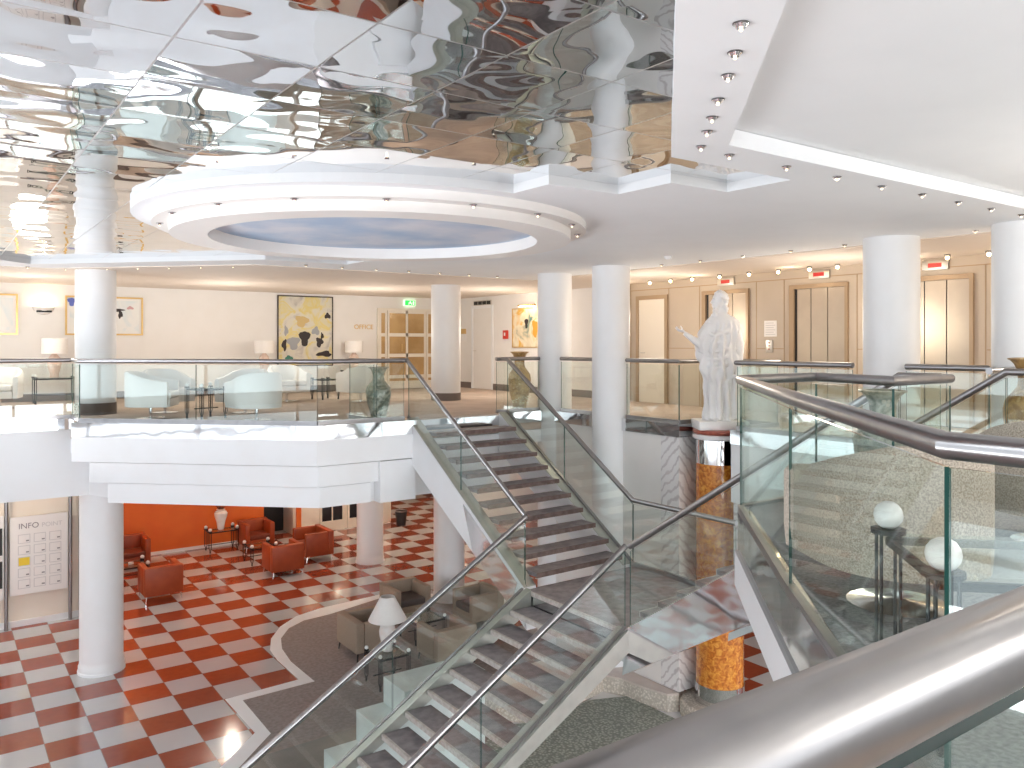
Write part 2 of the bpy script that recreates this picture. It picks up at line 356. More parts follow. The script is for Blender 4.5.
# stair head beams and gallery edge at right
nb += 1; fascia('trim_%d' % nb, [(9.1, 7.45), (10.0, 7.45), (10.0, 8.45), (9.1, 8.45), (9.1, 11.62), (8.26, 11.62), (8.26, 11.50)], .05, ZU-.19, ZU+.005, 'mirrorsteel')
mb = MB(); mb.box(9.08, 9.35, 8.8, 11.9, 0.0, ZU-.19); struct('wall_gallery', mb, 'wall')
mb = MB(); mb.box(9.07, 10.05, 8.43, 8.795, 0.285, ZU-.19); struct('wall_marble', mb, 'marble')
mb = MB(); mb.box(9.98, 10.2, 7.4, 8.425, 2.0, ZU-.19); mb.box(9.1, 9.975, 7.2, 7.44, 2.0, ZU-.2); struct('wall_niche', mb, 'marble')
mb = MB(); mb.box(9.07, 9.35, 3.8, 7.46, ZU-1.0, ZU-.19); mb.box(9.1, 10.2, 7.2, 7.46, ZU-1.0, ZU-.19); nb += 1; struct('trim_%d' % nb, mb, 'white')
nb += 1; fascia('trim_%d' % nb, [(8.22, 11.50), (6.16, 11.50)], .012, ZU-.19, ZU-.02, 'mirrorsteel')
mb = MB(); mb.box(6.22, 8.2, 11.56, 11.8, 3.04, ZU-.2); nb += 1; struct('trim_%d' % nb, mb, 'white')
# near platform
nearp = [(XW, .33), (2.12, .33), (2.12, 1.1), (4.84, 3.88), (6.16, 3.88), (6.16, 3.6)]
nb += 1; fascia('trim_%d' % nb, nearp, .03, ZU-.32, ZU+.005, 'mirrorsteel')
nb += 1; fascia('trim_%d' % nb, nearp, .05, ZU-.57, ZU-.32, 'white')
nb += 1; fascia('trim_%d' % nb, [(6.2, 3.5), (8.24, 3.5)], .005, ZU-.57, ZU, 'white')
nb += 1; fascia('trim_%d' % nb, [(8.26, 3.52), (8.26, 3.75), (9.1, 3.75), (9.1, 7.45)], .05, ZU-.19, ZU+.005, 'mirrorsteel')

# upper ceiling: slab with the mirror opening, the plain recess and the dome hole
DC = (3.93, 8.0)
R1, R2, R3, R4 = 2.42, 2.24, 2.08, 1.72
ang = math.asin(.07/R1)
OP = [(4.1, 3.88), (5.42, 3.88), (5.42, 4.5), (4.75, 4.5), (4.75, 5.1), (4.0, 5.1)] + arc(DC[0], DC[1], R1, -PI/2+ang, -1.5*PI-ang, 48) + \
     [(4.0, 10.9), (4.75, 10.9), (4.75, 11.5), (5.42, 11.5), (5.42, 12.12), (4.1, 12.12), (1.3, 15.0), (.6, 14.2), (XW, 14.2), (XW, 1.8), (.6, 1.8), (1.2, 1.1)]
RC = [(4.15, 3.43), (11.9, 3.43), (11.9, YS+.1), (-3.2, YS+.1)]
HOLE = arc(DC[0], DC[1], R4, 0, 2*PI*59/60, 59)
XO = XW-.1
OP = [(XO if p[0] == XW else p[0], p[1]) for p in OP]
mb = MB(); mb.slab([(XO-.2, YS-.2), (XE+.2, YS-.2), (XE+.2, YN+.2), (XO-.2, YN+.2)], [OP, RC, HOLE], ZC, ZC+.11); struct('ceiling', mb, 'ceil')
mb = MB(); mb.slab(OP, [], ZM, ZM+.03); struct('ceiling_mirror', mb, 'mirror')
mb = MB(); mb.box(XO-.2, XE+.2, YS-.2, YN+.2, ZC+.115, ZC+.2); struct('ceiling_recess', mb, 'ceil')
# beige strip of ceiling along the lift lobby and the far lounge
mb = MB(); mb.box(9.75, XE, -3, YN, ZC-.012, ZC-.001); mb.box(XW, 9.75, 13.3, YN, ZC-.012, ZC-.001) ; 
mbx = MB(); mbx.box(9.75, XE, YS, YN, ZC-.012, ZC+.001); struct('ceiling_lobby', mbx, 'ceilwarm')
mb = MB(); mb.prism([(9.75, 12.95), (9.75, YN), (XW, YN), (XW, 15.6), (1.6, 15.6), (4.2, 12.95)], ZC-.012, ZC+.001); struct('ceiling_lounge', mb, 'ceilwarm')
# stepped dome ring
dome = thing('ceiling_dome', 'round stepped white ceiling dome with a painted pale blue sky', 'ceiling dome', (DC[0], DC[1], ZC-.17))
z3, z2 = -.0, .09
def ring(r0, r1, za, zb, n=96):
    mb = MB(); mb.lathe([(r0, za), (r1, za), (r1, zb), (r0, zb), (r0, za)], (0, 0), n, cap=False); return mb
ring(R4, R2, .09, .172).build('outer_tier', 'domewhite', dome)
ring(R4, R3, 0, .09).build('inner_tier', 'domewhite', dome)
ring(R4, R4+.04, .17, .26).build('dome_wall', 'domewhite', dome)
MB().lathe([(R4-.001, .125), (R4-.001, .15)], (0, 0), 64).build('sky_panel', 'skyp', dome, label='round panel painted as a blue sky with clouds')

# perimeter walls
mb = MB(); mb.box(XW, XE, YN, YN+.2, 3.95, ZC+.1); struct('wall_far', mb, 'wall')
mb = MB(); mb.box(XE, XE+.2, 12.6, YN+.2, 3.95, ZC+.1); struct('wall_right', mb, 'wall')
mb = MB(); mb.box(XE, XE+.2, YS, 12.6, 3.95, ZC+.1); struct('wall_lift', mb, 'panel')
mb = MB(); mb.box(XW, XE, YS-.2, YS, 3.3, ZU+.35); mb.box(XW, XE, YS-.2, YS, 0, .3); mb.box(XW, XE, YS-.2, YS, ZC-.1, ZC+.1); struct('wall_behind', mb, 'wall')
mb = MB()
for i in range(11): mb.box(XW+1.6*i-.04, XW+1.6*i+.04, YS-.14, YS-.04, .3, 3.3); mb.box(XW+1.6*i-.04, XW+1.6*i+.04, YS-.14, YS-.04, ZU+.35, ZC-.1)
struct('window_2', mb, 'white')
# big facade of windows at the left of the atrium
mb = MB()
for y in [YS+2.35*i for i in range(12)]: mb.box(XW-.12, XW, y-.04, y+.04, 0, 6.72)
for z in (0.05, 1.3, 3.4, 3.95, 5.3, 6.68): mb.box(XW-.12, XW, YS, 22, z-.04, z+.04)
struct('window_1', mb, 'white')
mb = MB(); mb.box(XW-.25, XW-.13, YS, 22, 0, 1.95); struct('wall_glare_block', mb, 'wall')  # unseen low wall, added to block a glare reflection over the pillar
# lower level walls
mb = MB(); mb.box(XW, 7.6, 22.6, 22.8, 0, 3.9); struct('wall_orange', mb, 'orange')
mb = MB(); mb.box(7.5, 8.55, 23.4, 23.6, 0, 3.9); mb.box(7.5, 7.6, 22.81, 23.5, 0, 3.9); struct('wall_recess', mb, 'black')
mb = MB(); mb.box(8.45, 8.53, 22.6, 23.4, 0, 3.9); mb.box(8.67, 11.55, 22.6, 22.8, 0, 3.9); mb.box(11.4, 11.55, 22.8, 30, 0, 3.9); struct('wall_cream', mb, 'wallwarm')
mb = MB(); mb.box(8.53, 8.67, 22.55, 22.8, 0, 3.9); struct('trim_orange', mb, 'orange')
mb = MB(); mb.box(11.55, 16, 33, 33.2, 0, 3.9); mb.box(15.8, 16, 5, 33, 0, 3.9); struct('wall_passage', mb, 'wood')
mb = MB(); mb.box(13.0, 15.8, 20.5, 20.7, 0, 3.9); struct('wall_hall', mb, 'wall')
mb = MB(); mb.box(XW, 2.75, 18.4, 18.6, 0, 3.9); struct('wall_info', mb, 'wallwarm')
mb = MB(); mb.box(XW, 7.6, 22.57, 22.6, 0, .08); mb.box(8.68, 9.2, 22.57, 22.6, 0, .1); struct('baseboard_orange', mb, 'white')
mb = MB(); mb.box(XW, 2.75, 18.37, 18.4, 0, .12); struct('baseboard_info', mb, 'white')
mb = MB(); mb.box(XW, 9.6, YN-.02, YN, ZU, ZU+.16); mb.box(11.35, XE, YN-.02, YN, ZU, ZU+.16); struct('baseboard_far', mb, 'darkskirt')
mb = MB(); mb.box(XE-.02, XE, 12.6, 17.65, ZU, ZU+.16); mb.box(XE-.02, XE, 18.7, YN, ZU, ZU+.16); struct('baseboard_right', mb, 'darkskirt')

# carpet on the lower floor with its white stone border
inn = [(329, 615), (304, 621), (288.6, 629), (281, 639), (282, 649), (291, 662), (315, 682), (243, 701), (271, 734)]
out = [(320, 608.5), (296, 616.5), (280, 627), (271, 639), (270, 650), (277, 660), (299, 679.7), (225, 699.6), (255, 733)]
def gp(l): return [(at(x, y, 0).x, at(x, y, 0).y) for x, y in l]
gi, go = gp(inn), gp(out)
far_i = [(6.65, 10.65), (9.0, 10.65), (9.0, 12.2), (9.0, 15.2), (7.9, 15.9)]; far_o = [(9.05, 12.2), (9.3, 15.3), (8.0, 16.15)]
near_i = [(3.2, 10.55), (2.7, 9.6), (2.5, 8.0), (2.7, 6.4), (4, 5), (5.95, 5), (5.95, 9.1), (6.55, 9.6)]; near_o = [(3.0, 10.7), (2.45, 9.7), (2.25, 8.0), (2.45, 6.3), (3.9, 4.75), (9.05, 4.75)]
mb = MB(); mb.slab(far_o+go+near_o, [], .0, .006); struct('trim_carpet_border', mb, 'white')
mb = MB(); mb.slab(far_i+gi+near_i, [], .001, .012); tag(mb.build('carpet', 'carpetG'), 'grey brown lounge carpet with a curving edge under the staircase', 'carpet')
mb = MB(); mb.slab([(2.75, 9.8), (3.4, 10.7), (5.5, 10.75), (6.4, 9.6), (6.4, 7.0), (2.7, 7.0)], [], .003, .016); tag(mb.build('slate_floor', 'slate'), 'dark slate floor patch at the foot of the lower stair flight', 'floor patch')
mb = MB(); mb.slab([(5.96, 4.2), (10, 4.2), (10, 7.3), (8.85, 7.3), (8.8, 8.4), (8.8, 9.2), (8.2, 9.45), (7.5, 9.32), (7.0, 9.38), (6.6, 9.6), (5.96, 9.1)], [], .004, .03); tag(mb.build('gravel_bed', 'gravel', kind='stuff'), 'grey green gravel bed under the stair landing', 'gravel')
# plinth of pebbles with a smooth stone top
pl = [(6.7, 9.75), (7.0, 9.42), (7.5, 9.36), (8.2, 9.5), (8.6, 9.6), (8.75, 9.3), (8.78, 8.9), (8.9, 8.5), (9.06, 8.42), (9.06, 9.62), (8.9, 9.7), (8.9, 10.6), (6.7, 10.6)]
pr = thing('planter_ledge', 'low curved ledge of pale pebbles with a smooth pink stone top', 'ledge', (8.5, 9.8, 0))
sh = lambda l: [(x-8.5, y-9.8) for x, y in l]
MB().prism(sh(pl), 0, .25).build('pebble_side', 'pebble', pr)
MB().prism(sh(pl), .25, .28).build('stone_top', 'plinth', pr)

# ================================================================ COLUMNS
def column(x, y, r, z0, z1, label, base='darkskirt', bh=.14, br=.03):
    t = thing('column', label, 'column', (x, y, z0)); MB().lathe([(r, 0), (r, z1-z0)], (0, 0), 48).build('shaft', 'white', t)
    if base == 'ring': MB().lathe([(r+.03, 0), (r+.03, .04), (r+.018, .05), (r+.018, .12), (r+.006, .14), (r, .2)], (0, 0), 48, cap=False).build('base', 'white', t)
    elif base: MB().lathe([(r+.008, 0), (r+.008, bh)], (0, 0), 48, cap=False).build('base', base, t, label='brown base band')
    return t
def gx(X, D): return grid(X, D)
c = gx(-7.15, 14.0); column(c[0], c[1], .32, ZU, ZC, 'white round column on the far balcony behind the white tub chairs', bh=.2)
c = gx(-6.9, 13.7); column(c[0], c[1], .335, 0, 3.72, 'thick white round column on the checkered floor below the balcony corner', 'ring')
c = gx(-1.42, 17.5); column(c[0], c[1], .315, ZU, ZC, 'white round column on the upper floor between glazed door and staircase head', bh=.16)
column(c[0]+.05, c[1]-.05, .33, 0, 3.72, 'white round column on the lower floor partly behind the stair stringer', 'ring')
column(9.25, 11.62, .31, 0, ZC, 'tall white column at the stair side, left of the closely set pair', None)
column(9.1, 9.95, .31, 0, ZC, 'tall white column at the stair side, right of the closely set pair', None)
c = gx(4.56, 9.8); column(c[0], c[1], .315, ZU, ZC, 'white round column in front of the lifts, left of the two at right')
c = gx(5.42, 8.6); column(c[0], c[1], .315, ZU, ZC, 'white round column at the right picture edge behind the tan vase')
c = gx(-3.57, 20.5); column(c[0], c[1], .33, 0, 3.72, 'white round column on the lower floor right of the rust armchairs', 'ring')
for y in (9.95, 11.62):
    pass

# ================================================================ BALUSTRADES
RH, GT = .94, .885
def balustrade(name, label, pts, rail_ext=None, maxlen=2.0, skip=(), group=None, r=.034, rail=True, chan=.06, inset=.0):
    """pts: (x, y, zfloor) polyline. One thing: glass panels, base channel, handrail"""
    o = Vector(pts[0]); t = thing(name, label, 'balustrade', o, 0, group); P = [Vector(p)-o for p in pts]
    ch = MB(); n = 0
    for i in range(len(P)-1):
        if i in skip: continue
        a, b = P[i], P[i+1]; d = b-a; L = Vector((d.x, d.y)).length; k = max(1, math.ceil(L/maxlen)); dh = Vector((d.x, d.y, 0)).normalized(); nn = Vector((-dh.y, dh.x, 0))
        for j in range(k):
            g = .006/L; p, q = a+d*(j/k+g), a+d*((j+1)/k-g)
            mb = MB(); h = .006
            vs = [mb.bm.verts.new(v) for v in (p-nn*h+Vector((0, 0, .01)), q-nn*h+Vector((0, 0, .01)), q-nn*h+Vector((0, 0, GT)), p-nn*h+Vector((0, 0, GT)),
                                               p+nn*h+Vector((0, 0, .01)), q+nn*h+Vector((0, 0, .01)), q+nn*h+Vector((0, 0, GT)), p+nn*h+Vector((0, 0, GT)))]
            for f, m in (((0, 1, 2, 3), 0), ((7, 6, 5, 4), 0), ((0, 4, 5, 1), 1), ((1, 5, 6, 2), 1), ((2, 6, 7, 3), 1), ((3, 7, 4, 0), 1)):
                mb.mi = m; mb.face([vs[x] for x in f])
            mb.build('glass_panel', ['glass', 'edge'], t)
        if chan:
            w = .022
            vs = []
            for s_ in (-w, w):
                for z in (-.02, chan):
                    vs.append(ch.bm.verts.new(a+nn*s_+Vector((0, 0, z)))); vs.append(ch.bm.verts.new(b+nn*s_+Vector((0, 0, z))))
            for f in ((0, 1, 3, 2), (4, 6, 7, 5), (0, 4, 5, 1), (2, 3, 7, 6), (0, 2, 6, 4), (1, 5, 7, 3)): ch.face([vs[x] for x in f])
            n += 1
    if n: ch.build('base_channel', 'steel', t)
    if rail:
        path = [p+Vector((0, 0, RH)) for p in P]
        if rail_ext: path = [Vector(p)-o+Vector((0, 0, RH)) for p in rail_ext]
        MB().tube(path, r, 16).build('handrail', 'steel', t)
    return t
ZL = 2.29
# stairs: A rises to the far balcony, F to the near platform, B goes down to the hall
balustrade('glass_balustrade', 'glass balustrade with slim steel rail along the far balcony of white chairs',
           [(XW+.2, 14.83, ZU), (1.87, 14.83, ZU), (1.87, 14.07, ZU), (4.66, 11.48, ZU), (5.62, 11.48, ZU), (6.10, 11.48, ZU)])
balustrade('glass_balustrade', 'sloping glass balustrade on the left side of the far upper stair flight', [(6.19, 11.50, ZU), (6.31, 8.55, ZL)], rail_ext=[(6.10, 11.54, ZU), (6.16, 11.50, ZU), (6.31, 8.54, ZL)])
balustrade('glass_balustrade', 'sloping glass balustrade right of the far upper stair flight, continuing along the landing',
           [(8.11, 11.50, ZU), (8.20, 8.5, ZL), (8.20, 6.66, ZL)], rail_ext=[(8.09, 11.64, ZU), (8.11, 11.50, ZU), (8.20, 8.5, ZL), (8.20, 6.66, ZL)])
balustrade('glass_balustrade', 'glass balustrade along the gallery edge behind the tan vase at the stair head', [(8.0, 11.68, ZU), (8.94, 11.68, ZU)])
balustrade('glass_balustrade', 'short glass balustrade filling the gap between the paired columns', [(9.14, 11.30, ZU), (9.14, 10.28, ZU)])
balustrade('glass_balustrade', 'glass balustrade of the gallery running behind the white statue', [(9.14, 9.62, ZU), (9.14, 8.49, ZU), (10.04, 8.49, ZU), (10.04, 7.41, ZU), (9.14, 7.41, ZU), (9.14, 5.66, ZU)])
balustrade('glass_balustrade', 'glass balustrade of the gallery between the two right-hand columns', [(9.14, 5.0, ZU), (9.14, 4.1, ZU)])
balustrade('glass_balustrade', 'sloping glass balustrade on the left side of the lower stair flight', [(6.29, 8.50, ZL), (2.44, 8.50, 0)])
balustrade('glass_balustrade', 'sloping glass balustrade on the near right side of the lower stair flight', [(6.27, 6.62, ZL), (2.44, 6.62, 0)])
balustrade('glass_balustrade', 'sloping glass balustrade on the left side of the near upper stair flight', [(6.30, 6.58, ZL), (6.34, 3.52, ZU), (6.36, 3.20, ZU)])
balustrade('glass_balustrade', 'sloping glass balustrade on the right side of the near upper stair flight', [(8.20, 6.60, ZL), (8.20, 3.52, ZU), (8.20, 3.20, ZU)])
balustrade('glass_balustrade', 'large near glass balustrade with thick steel tube angling round the right-hand platform',
           [(XW+.2, .33, ZU), (2.12, .33, ZU), (2.12, 1.05, ZU), (3.42, 2.45, ZU), (4.80, 3.86, ZU), (5.72, 3.86, ZU), (5.50, 3.10, ZU), (6.30, 3.10, ZU)], maxlen=2.3, r=.036, chan=.03)

balustrade('glass_balustrade', 'short glass balustrade closing the platform edge behind the tan vase at right', [(8.30, 3.72, ZU), (9.08, 3.72, ZU)])
balustrade('glass_balustrade', 'short glass panel turning inward on the far balcony just left of the green vase', [(5.60, 11.52, ZU), (5.52, 12.25, ZU)])
# ================================================================ STAIRCASES
def tread_mb(x0, x1, y0, y1, z, side, axis):
    return MB().box(x0, x1, y0, y1, z-.05, z)
def staircase(label, kind):
    t = thing('staircase', label, 'staircase', (7.25, 7.55, ZL))
    B = lambda mb, n, m, par, **k: mb.build(n, m, par, **k)
    HT = ZU-ZL; RUN = 3.02; N = 11; R = HT/N; G = RUN/N
    if kind in 'AF':
        sg = 1 if kind == 'A' else -1
        for i in range(1, N):
            ya = sg*(.95+G*(i-1)); yb = ya+sg*(G+.03); z = R*i
            tr = B(MB().box(-.775, .775, min(ya, yb), max(ya, yb), z-.05, z), 'tread', 'tread', t)
            B(MB().box(-.775, .775, min(ya-sg*.012, ya), max(ya-sg*.012, ya), z-.06, z+.004), 'nosing', 'darknose' if kind == 'A' else 'nose', tr)
        for x in (-.99, .79):
            mb = MB(); y0, y1 = sg*.95, sg*(.95+RUN-.04); dz = HT
            for xx in (x, x+.20): pass
            vs = [mb.bm.verts.new(v) for xx in (x, x+.20) for v in ((xx, y0-sg*.06, -.50), (xx, y1, dz-.62), (xx, y1, dz+.02), (xx, y0, .03))]
            for f in ((0, 1, 2, 3), (7, 6, 5, 4), (0, 4, 5, 1), (1, 5, 6, 2), (2, 6, 7, 3), (3, 7, 4, 0)): mb.face([vs[k] for k in f])
            sg_ = B(mb, 'stringer', 'white' if kind == 'A' else 'mirrorsteel', t)
            mb = MB(); vs = [mb.bm.verts.new(v) for xx in (x+.005, x+.195) for v in ((xx, y0, .032), (xx, y1, dz+.022), (xx, y1, dz+.034), (xx, y0, .044))]
            for f in ((0, 1, 2, 3), (7, 6, 5, 4), (0, 4, 5, 1), (1, 5, 6, 2), (2, 6, 7, 3), (3, 7, 4, 0)): mb.face([vs[k] for k in f])
            B(mb, 'capping', 'capsteel', sg_, label='greenish steel capping')
        if kind == 'A':   # mirror cladding on the lower half of the outer stringer
            mb = MB(); s_ = HT/RUN; f0, f1 = .98, 2.1
            zt = lambda y: (y-.95)*s_-.02; zb = lambda y: -.50+(y-.89)*((HT-.12)/(RUN+.02))+.01
            pts = [(f0+.25, zb(f0+.25)), (f1, zb(f1)), (f1+.25, zt(f1+.25)), (f0+.1, zt(f0+.1))]
            vs = [mb.bm.verts.new((xx, p[0], p[1])) for xx in (-.992, -.998) for p in pts]
            for f in ((0, 1, 2, 3), (7, 6, 5, 4), (0, 4, 5, 1), (1, 5, 6, 2), (2, 6, 7, 3), (3, 7, 4, 0)): mb.face([vs[k] for k in f])
            B(mb, 'mirror_cladding', 'mirrorsteel', t)
    else:
        RB = 3.86; N = 13; R = ZL/N; G = RB/N
        for i in range(1, N):
            xa = -.98-G*(i-1); xb = xa-G-.03; z = -R*i
            tr = B(MB().box(xb, xa, -.80, .80, z-.04, z), 'tread', 'tread', t)
            B(MB().box(xb-.012, xb+.02, -.80, .80, z-.055, z+.004), 'nosing', 'nose', tr, label='pale stone nosing')
        for y in (-.99, .81):
            mb = MB(); vs = [mb.bm.verts.new(v) for yy in (y, y+.18) for v in ((-.98, yy, -.22), (-.98-RB, yy, -ZL), (-.98-RB, yy, -ZL+.05), (-.98-RB+.14, yy, -ZL+.12), (-.98, yy, .03))]
            for f in ((0, 1, 2, 3, 4), (9, 8, 7, 6, 5), (0, 5, 6, 1), (1, 6, 7, 2), (2, 7, 8, 3), (3, 8, 9, 4), (4, 9, 5, 0)): mb.face([vs[k] for k in f])
            B(mb, 'stringer', 'capsteel', t)
    return t
fa_ = staircase('far upper stair flight with dark open treads rising to the white-chair balcony', 'A'); fa_.rotation_euler.z = .028; fa_.location.x -= .0
staircase('near upper stair flight with polished steel sides rising to the right platform', 'F')
staircase('lower stair flight of grey treads with pale nosings going down to the hall', 'B')
ld = thing('stair_landing', 'grey carpeted stair landing with polished steel edges where three flights meet', 'landing', (7.25, 7.55, ZL))
MB().box(-.96, .96, -.94, .94, -.06, 0).build('landing_floor', 'tread', ld)
MB().box(-.965, .965, -.945, .945, -.36, -.06).build('edge_cladding', 'mirrorsteel', ld)
MB().box(-.985, -.962, -.92, .92, -.05, .004).build('nosing', 'nose', ld)
sp = thing('stepped_pedestal', 'pale stone block pedestal stepping down beside the lower stair flight', 'pedestal', (4.7, 9.0, 0.018))
for x0, x1, z in ((-.06, 1.1, 1.27), (-.43, -.062, .95), (-.85, -.432, .58), (-1.28, -.852, .26)): MB().box(x0, x1, -.28, .28, 0, z).build('stone_block', 'block', sp)

# ================================================================ STATUE ON ITS PILLAR
PX, PY = 9.45, 7.98
RC_ = -TH
pil = thing('pillar', 'round pillar veneered in orange burl wood with polished steel bands, under the statue', 'pillar', (PX, PY, 0))
MB().lathe([(.56, 0), (.58, .03), (.58, .2), (.54, .24), (.40, .25)], (0, 0), 48).build('pebble_base', 'pebble', pil)
MB().lathe([(.36, .25), (.36, .52)], (0, 0), 48).build('steel_base_band', 'mirrorsteel', pil)
MB().lathe([(.345, .5), (.345, 3.74)], (0, 0), 64).build('burl_shaft', 'burl', pil)
MB().lathe([(.35, 3.73), (.35, 4.08)], (0, 0), 64).build('steel_top_band', 'mirrorsteel', pil)
MB().lathe([(.37, 4.08), (.39, 4.10), (.39, 4.15), (.36, 4.16)], (0, 0), 48).build('white_collar', 'plaster', pil)
MB().lathe([(.36, 4.155), (.385, 4.17), (.395, 4.19), (.385, 4.215), (.36, 4.225)], (0, 0), 48).build('red_collar', 'redtrim', pil, label='dark red stone collar')
st = thing('statue', 'white plaster statue of a bearded robed man holding out one open hand', 'statue', (PX, PY, 4.226), RC_)
MB().box(-.36, .36, -.28, .28, 0, .13, .01).build('plinth', 'plaster', st)
def statue_body():
    mb = MB(); Z0 = .12
    prof = [(0, .01, .23, .19), (.06, .01, .235, .19), (.25, .02, .225, .18), (.5, .01, .235, .18), (.75, -.01, .265, .195), (.95, -.02, .285, .20), (1.1, -.02, .285, .20), (1.25, 0, .27, .19), (1.38, .03, .265, .175), (1.46, .04, .245, .155), (1.52, .03, .18, .12), (1.57, .015, .09, .08), (1.66, .0, .07, .07)]
    n = 96; rings = []; K = 60
    def interp(z):
        for a, b in zip(prof, prof[1:]):
            if a[0] <= z <= b[0]:
                t = (z-a[0])/(b[0]-a[0]); t = t*t*(3-2*t); return [a[i]+(b[i]-a[i])*t for i in range(1, 4)]
        return prof[-1][1:]
    for j in range(K+1):
        z = 1.66*j/K; cx, rx, ry = interp(z); ring = []
        amp = .036*min(1, max(0, (1.5-z)/.25))
        for i in range(n):
            a = 2*PI*i/n
            low = max(0, min(1, (.75-z)/.3))
            f = low*math.sin(17*a+1.5*math.sin(2*z))*.9 + (1-low)*math.sin(7*a+9*z*math.cos(a-.3)+2.5*z)*1.0 + .4*math.sin(11*a-7*z)
            swag = .02*math.sin(14*(z+.35*math.cos(a+1.9)))*(1-low)
            k = 1+(amp*f+swag*(amp/.024))/.24
            ring.append(mb.bm.verts.new((cx+rx*k*math.cos(a), ry*k*math.sin(a), Z0+z)))
        rings.append(ring)
    for a, b in zip(rings, rings[1:]):
        for i in range(n): mb.face([a[i], a[(i+1) % n], b[(i+1) % n], b[i]], True)
    mb.face(rings[0][::-1]); mb.face(rings[-1])
    # head looking left, slightly towards the viewer
    hx, hz = -.015, Z0+1.74
    mb.sph((hx, 0, hz+.02), .1, 14, (.95, 1.05, 1.22))
    mb.sph((hx-.045, -.02, hz-.05), .062, 12, (1, 1, 1.0))
    mb.tube([(hx-.095, -.03, hz+.04), (hx-.122, -.04, hz-.01), (hx-.098, -.03, hz-.025)], [.012, .018, .012], 8)      # nose
    mb.sph((hx-.085, -.045, hz+.042), .022, 8, (1, 1.6, .5))                                                          # brow
    mb.tube([(hx-.095, -.045, hz-.045), (hx-.1, -.01, hz-.047)], .01, 6)
    for q in range(46):                                                                                              # curls of hair
        a = random.uniform(-.9, 2.6) if q % 2 else random.uniform(-2.4, 2.6); e = random.uniform(-.5, 1.4)
        if math.cos(a) < -.35 and e < .75: continue
        mb.sph((hx+.01+.108*math.cos(a)*math.cos(e), .112*math.sin(a)*math.cos(e), hz+.03+.125*math.sin(e)), random.uniform(.026, .038), 6)
    for q in range(20):                                                                                              # beard
        mb.sph((hx-.06+random.uniform(-.035, .05), -.03+random.uniform(-.05, .05), hz-.10-random.uniform(0, .10)), random.uniform(.02, .034), 6)
    for q in range(10): mb.sph((hx+.09+random.uniform(-.02, .02), random.uniform(-.07, .07), hz-.04-q*.012), .034, 6)
    # held out arm
    S = Vector((-.17, -.03, Z0+1.34)); El = Vector((-.31, -.07, Z0+1.12)); Wr = Vector((-.545, -.10, Z0+1.285))
    mb.tube([S, (S+El)/2+Vector((-.02, 0, 0)), El, El+(Wr-El)*.35, Wr], [.085, .075, .06, .052, .031], 14)
    mb.tube([S+Vector((.03, 0, .05)), El+Vector((.06, 0, .02)), El+Vector((.03, .02, -.12))], [.1, .085, .05], 12)       # sleeve
    d = (Wr-El).normalized(); pal = Wr+d*.055
    mb.sph(Wr+d*.05, .042, 10, (1.15, .95, .5))
    fd = Vector((-.93, -.1, .33)).normalized()
    for k_, (oy, L, up) in enumerate(((-.042, .07, .04), (-.016, .085, .0), (.01, .08, -.01), (.034, .062, .02))):
        b0 = pal+Vector((-.015, oy, 0)); m1 = b0+fd*L*.5+Vector((0, 0, up*.3)); m2 = m1+fd*L*.5+Vector((0, 0, .022+up*.3))
        mb.tube([b0, m1, m2], [.013, .0115, .009], 7)
    mb.tube([Wr+d*.02+Vector((0, -.03, .005)), Wr+d*.05+Vector((-.0, -.055, .035)), Wr+d*.085+Vector((0, -.06, .06))], [.014, .013, .01], 7)  # thumb
    # other arm under the cloak, hand holding the drapery
    mb.tube([(.20, 0, Z0+1.40), (.27, -.02, Z0+1.12), (.255, -.09, Z0+.86), (.21, -.15, Z0+.70)], [.09, .085, .06, .034], 14)
    mb.sph((.20, -.16, Z0+.66), .045, 10, (.8, .7, 1.1))
    for k_ in range(4): mb.tube([(.175+.022*k_, -.195, Z0+.69), (.172+.022*k_, -.215, Z0+.655), (.172+.022*k_, -.195, Z0+.618-.005*k_)], [.012, .012, .01], 7)
    mb.tube([(.16, -.17, Z0+.69), (.145, -.195, Z0+.66), (.15, -.205, Z0+.63)], [.013, .012, .01], 7)
    # falling folds of the cloak
    for x, y, z1, z0, r in ((.23, -.10, .66, .03, .05), (.27, -.04, 1.2, .05, .05), (.18, -.17, .62, .04, .035), (-.05, -.19, .62, .03, .04), (.07, -.18, .6, .02, .04), (-.16, -.13, .62, .03, .04), (.12, -.15, 1.1, .6, .03)):
        mb.tube([(x, y, Z0+z1), (x-.012, y-.012, Z0+(z1*.6+z0*.4)), (x+.01, y, Z0+(z1*.25+z0*.75)), (x, y, Z0+z0)], [r*.6, r, r*1.05, r*.9], 8)
    for k_ in range(5):   # diagonal swags over the chest
        z = 1.40-k_*.12; mb.tube([(.20, -.10, Z0+z+.02), (.05, -.185, Z0+z-.10), (-.12, -.18, Z0+z-.15), (-.24, -.08, Z0+z-.10)], [.018, .026, .026, .016], 8)
    for x in (-.10, .1): mb.sph((x, -.19, Z0+.02), .06, 8, (.7, 1.3, .5))
    return mb
body = statue_body().build('body', 'plaster', st, sharp=False)
rm = body.modifiers.new('remesh', 'REMESH'); rm.mode = 'VOXEL'; rm.voxel_size = .0105; rm.use_smooth_shade = True
sm = body.modifiers.new('smooth', 'SMOOTH'); sm.factor = .5; sm.iterations = 2

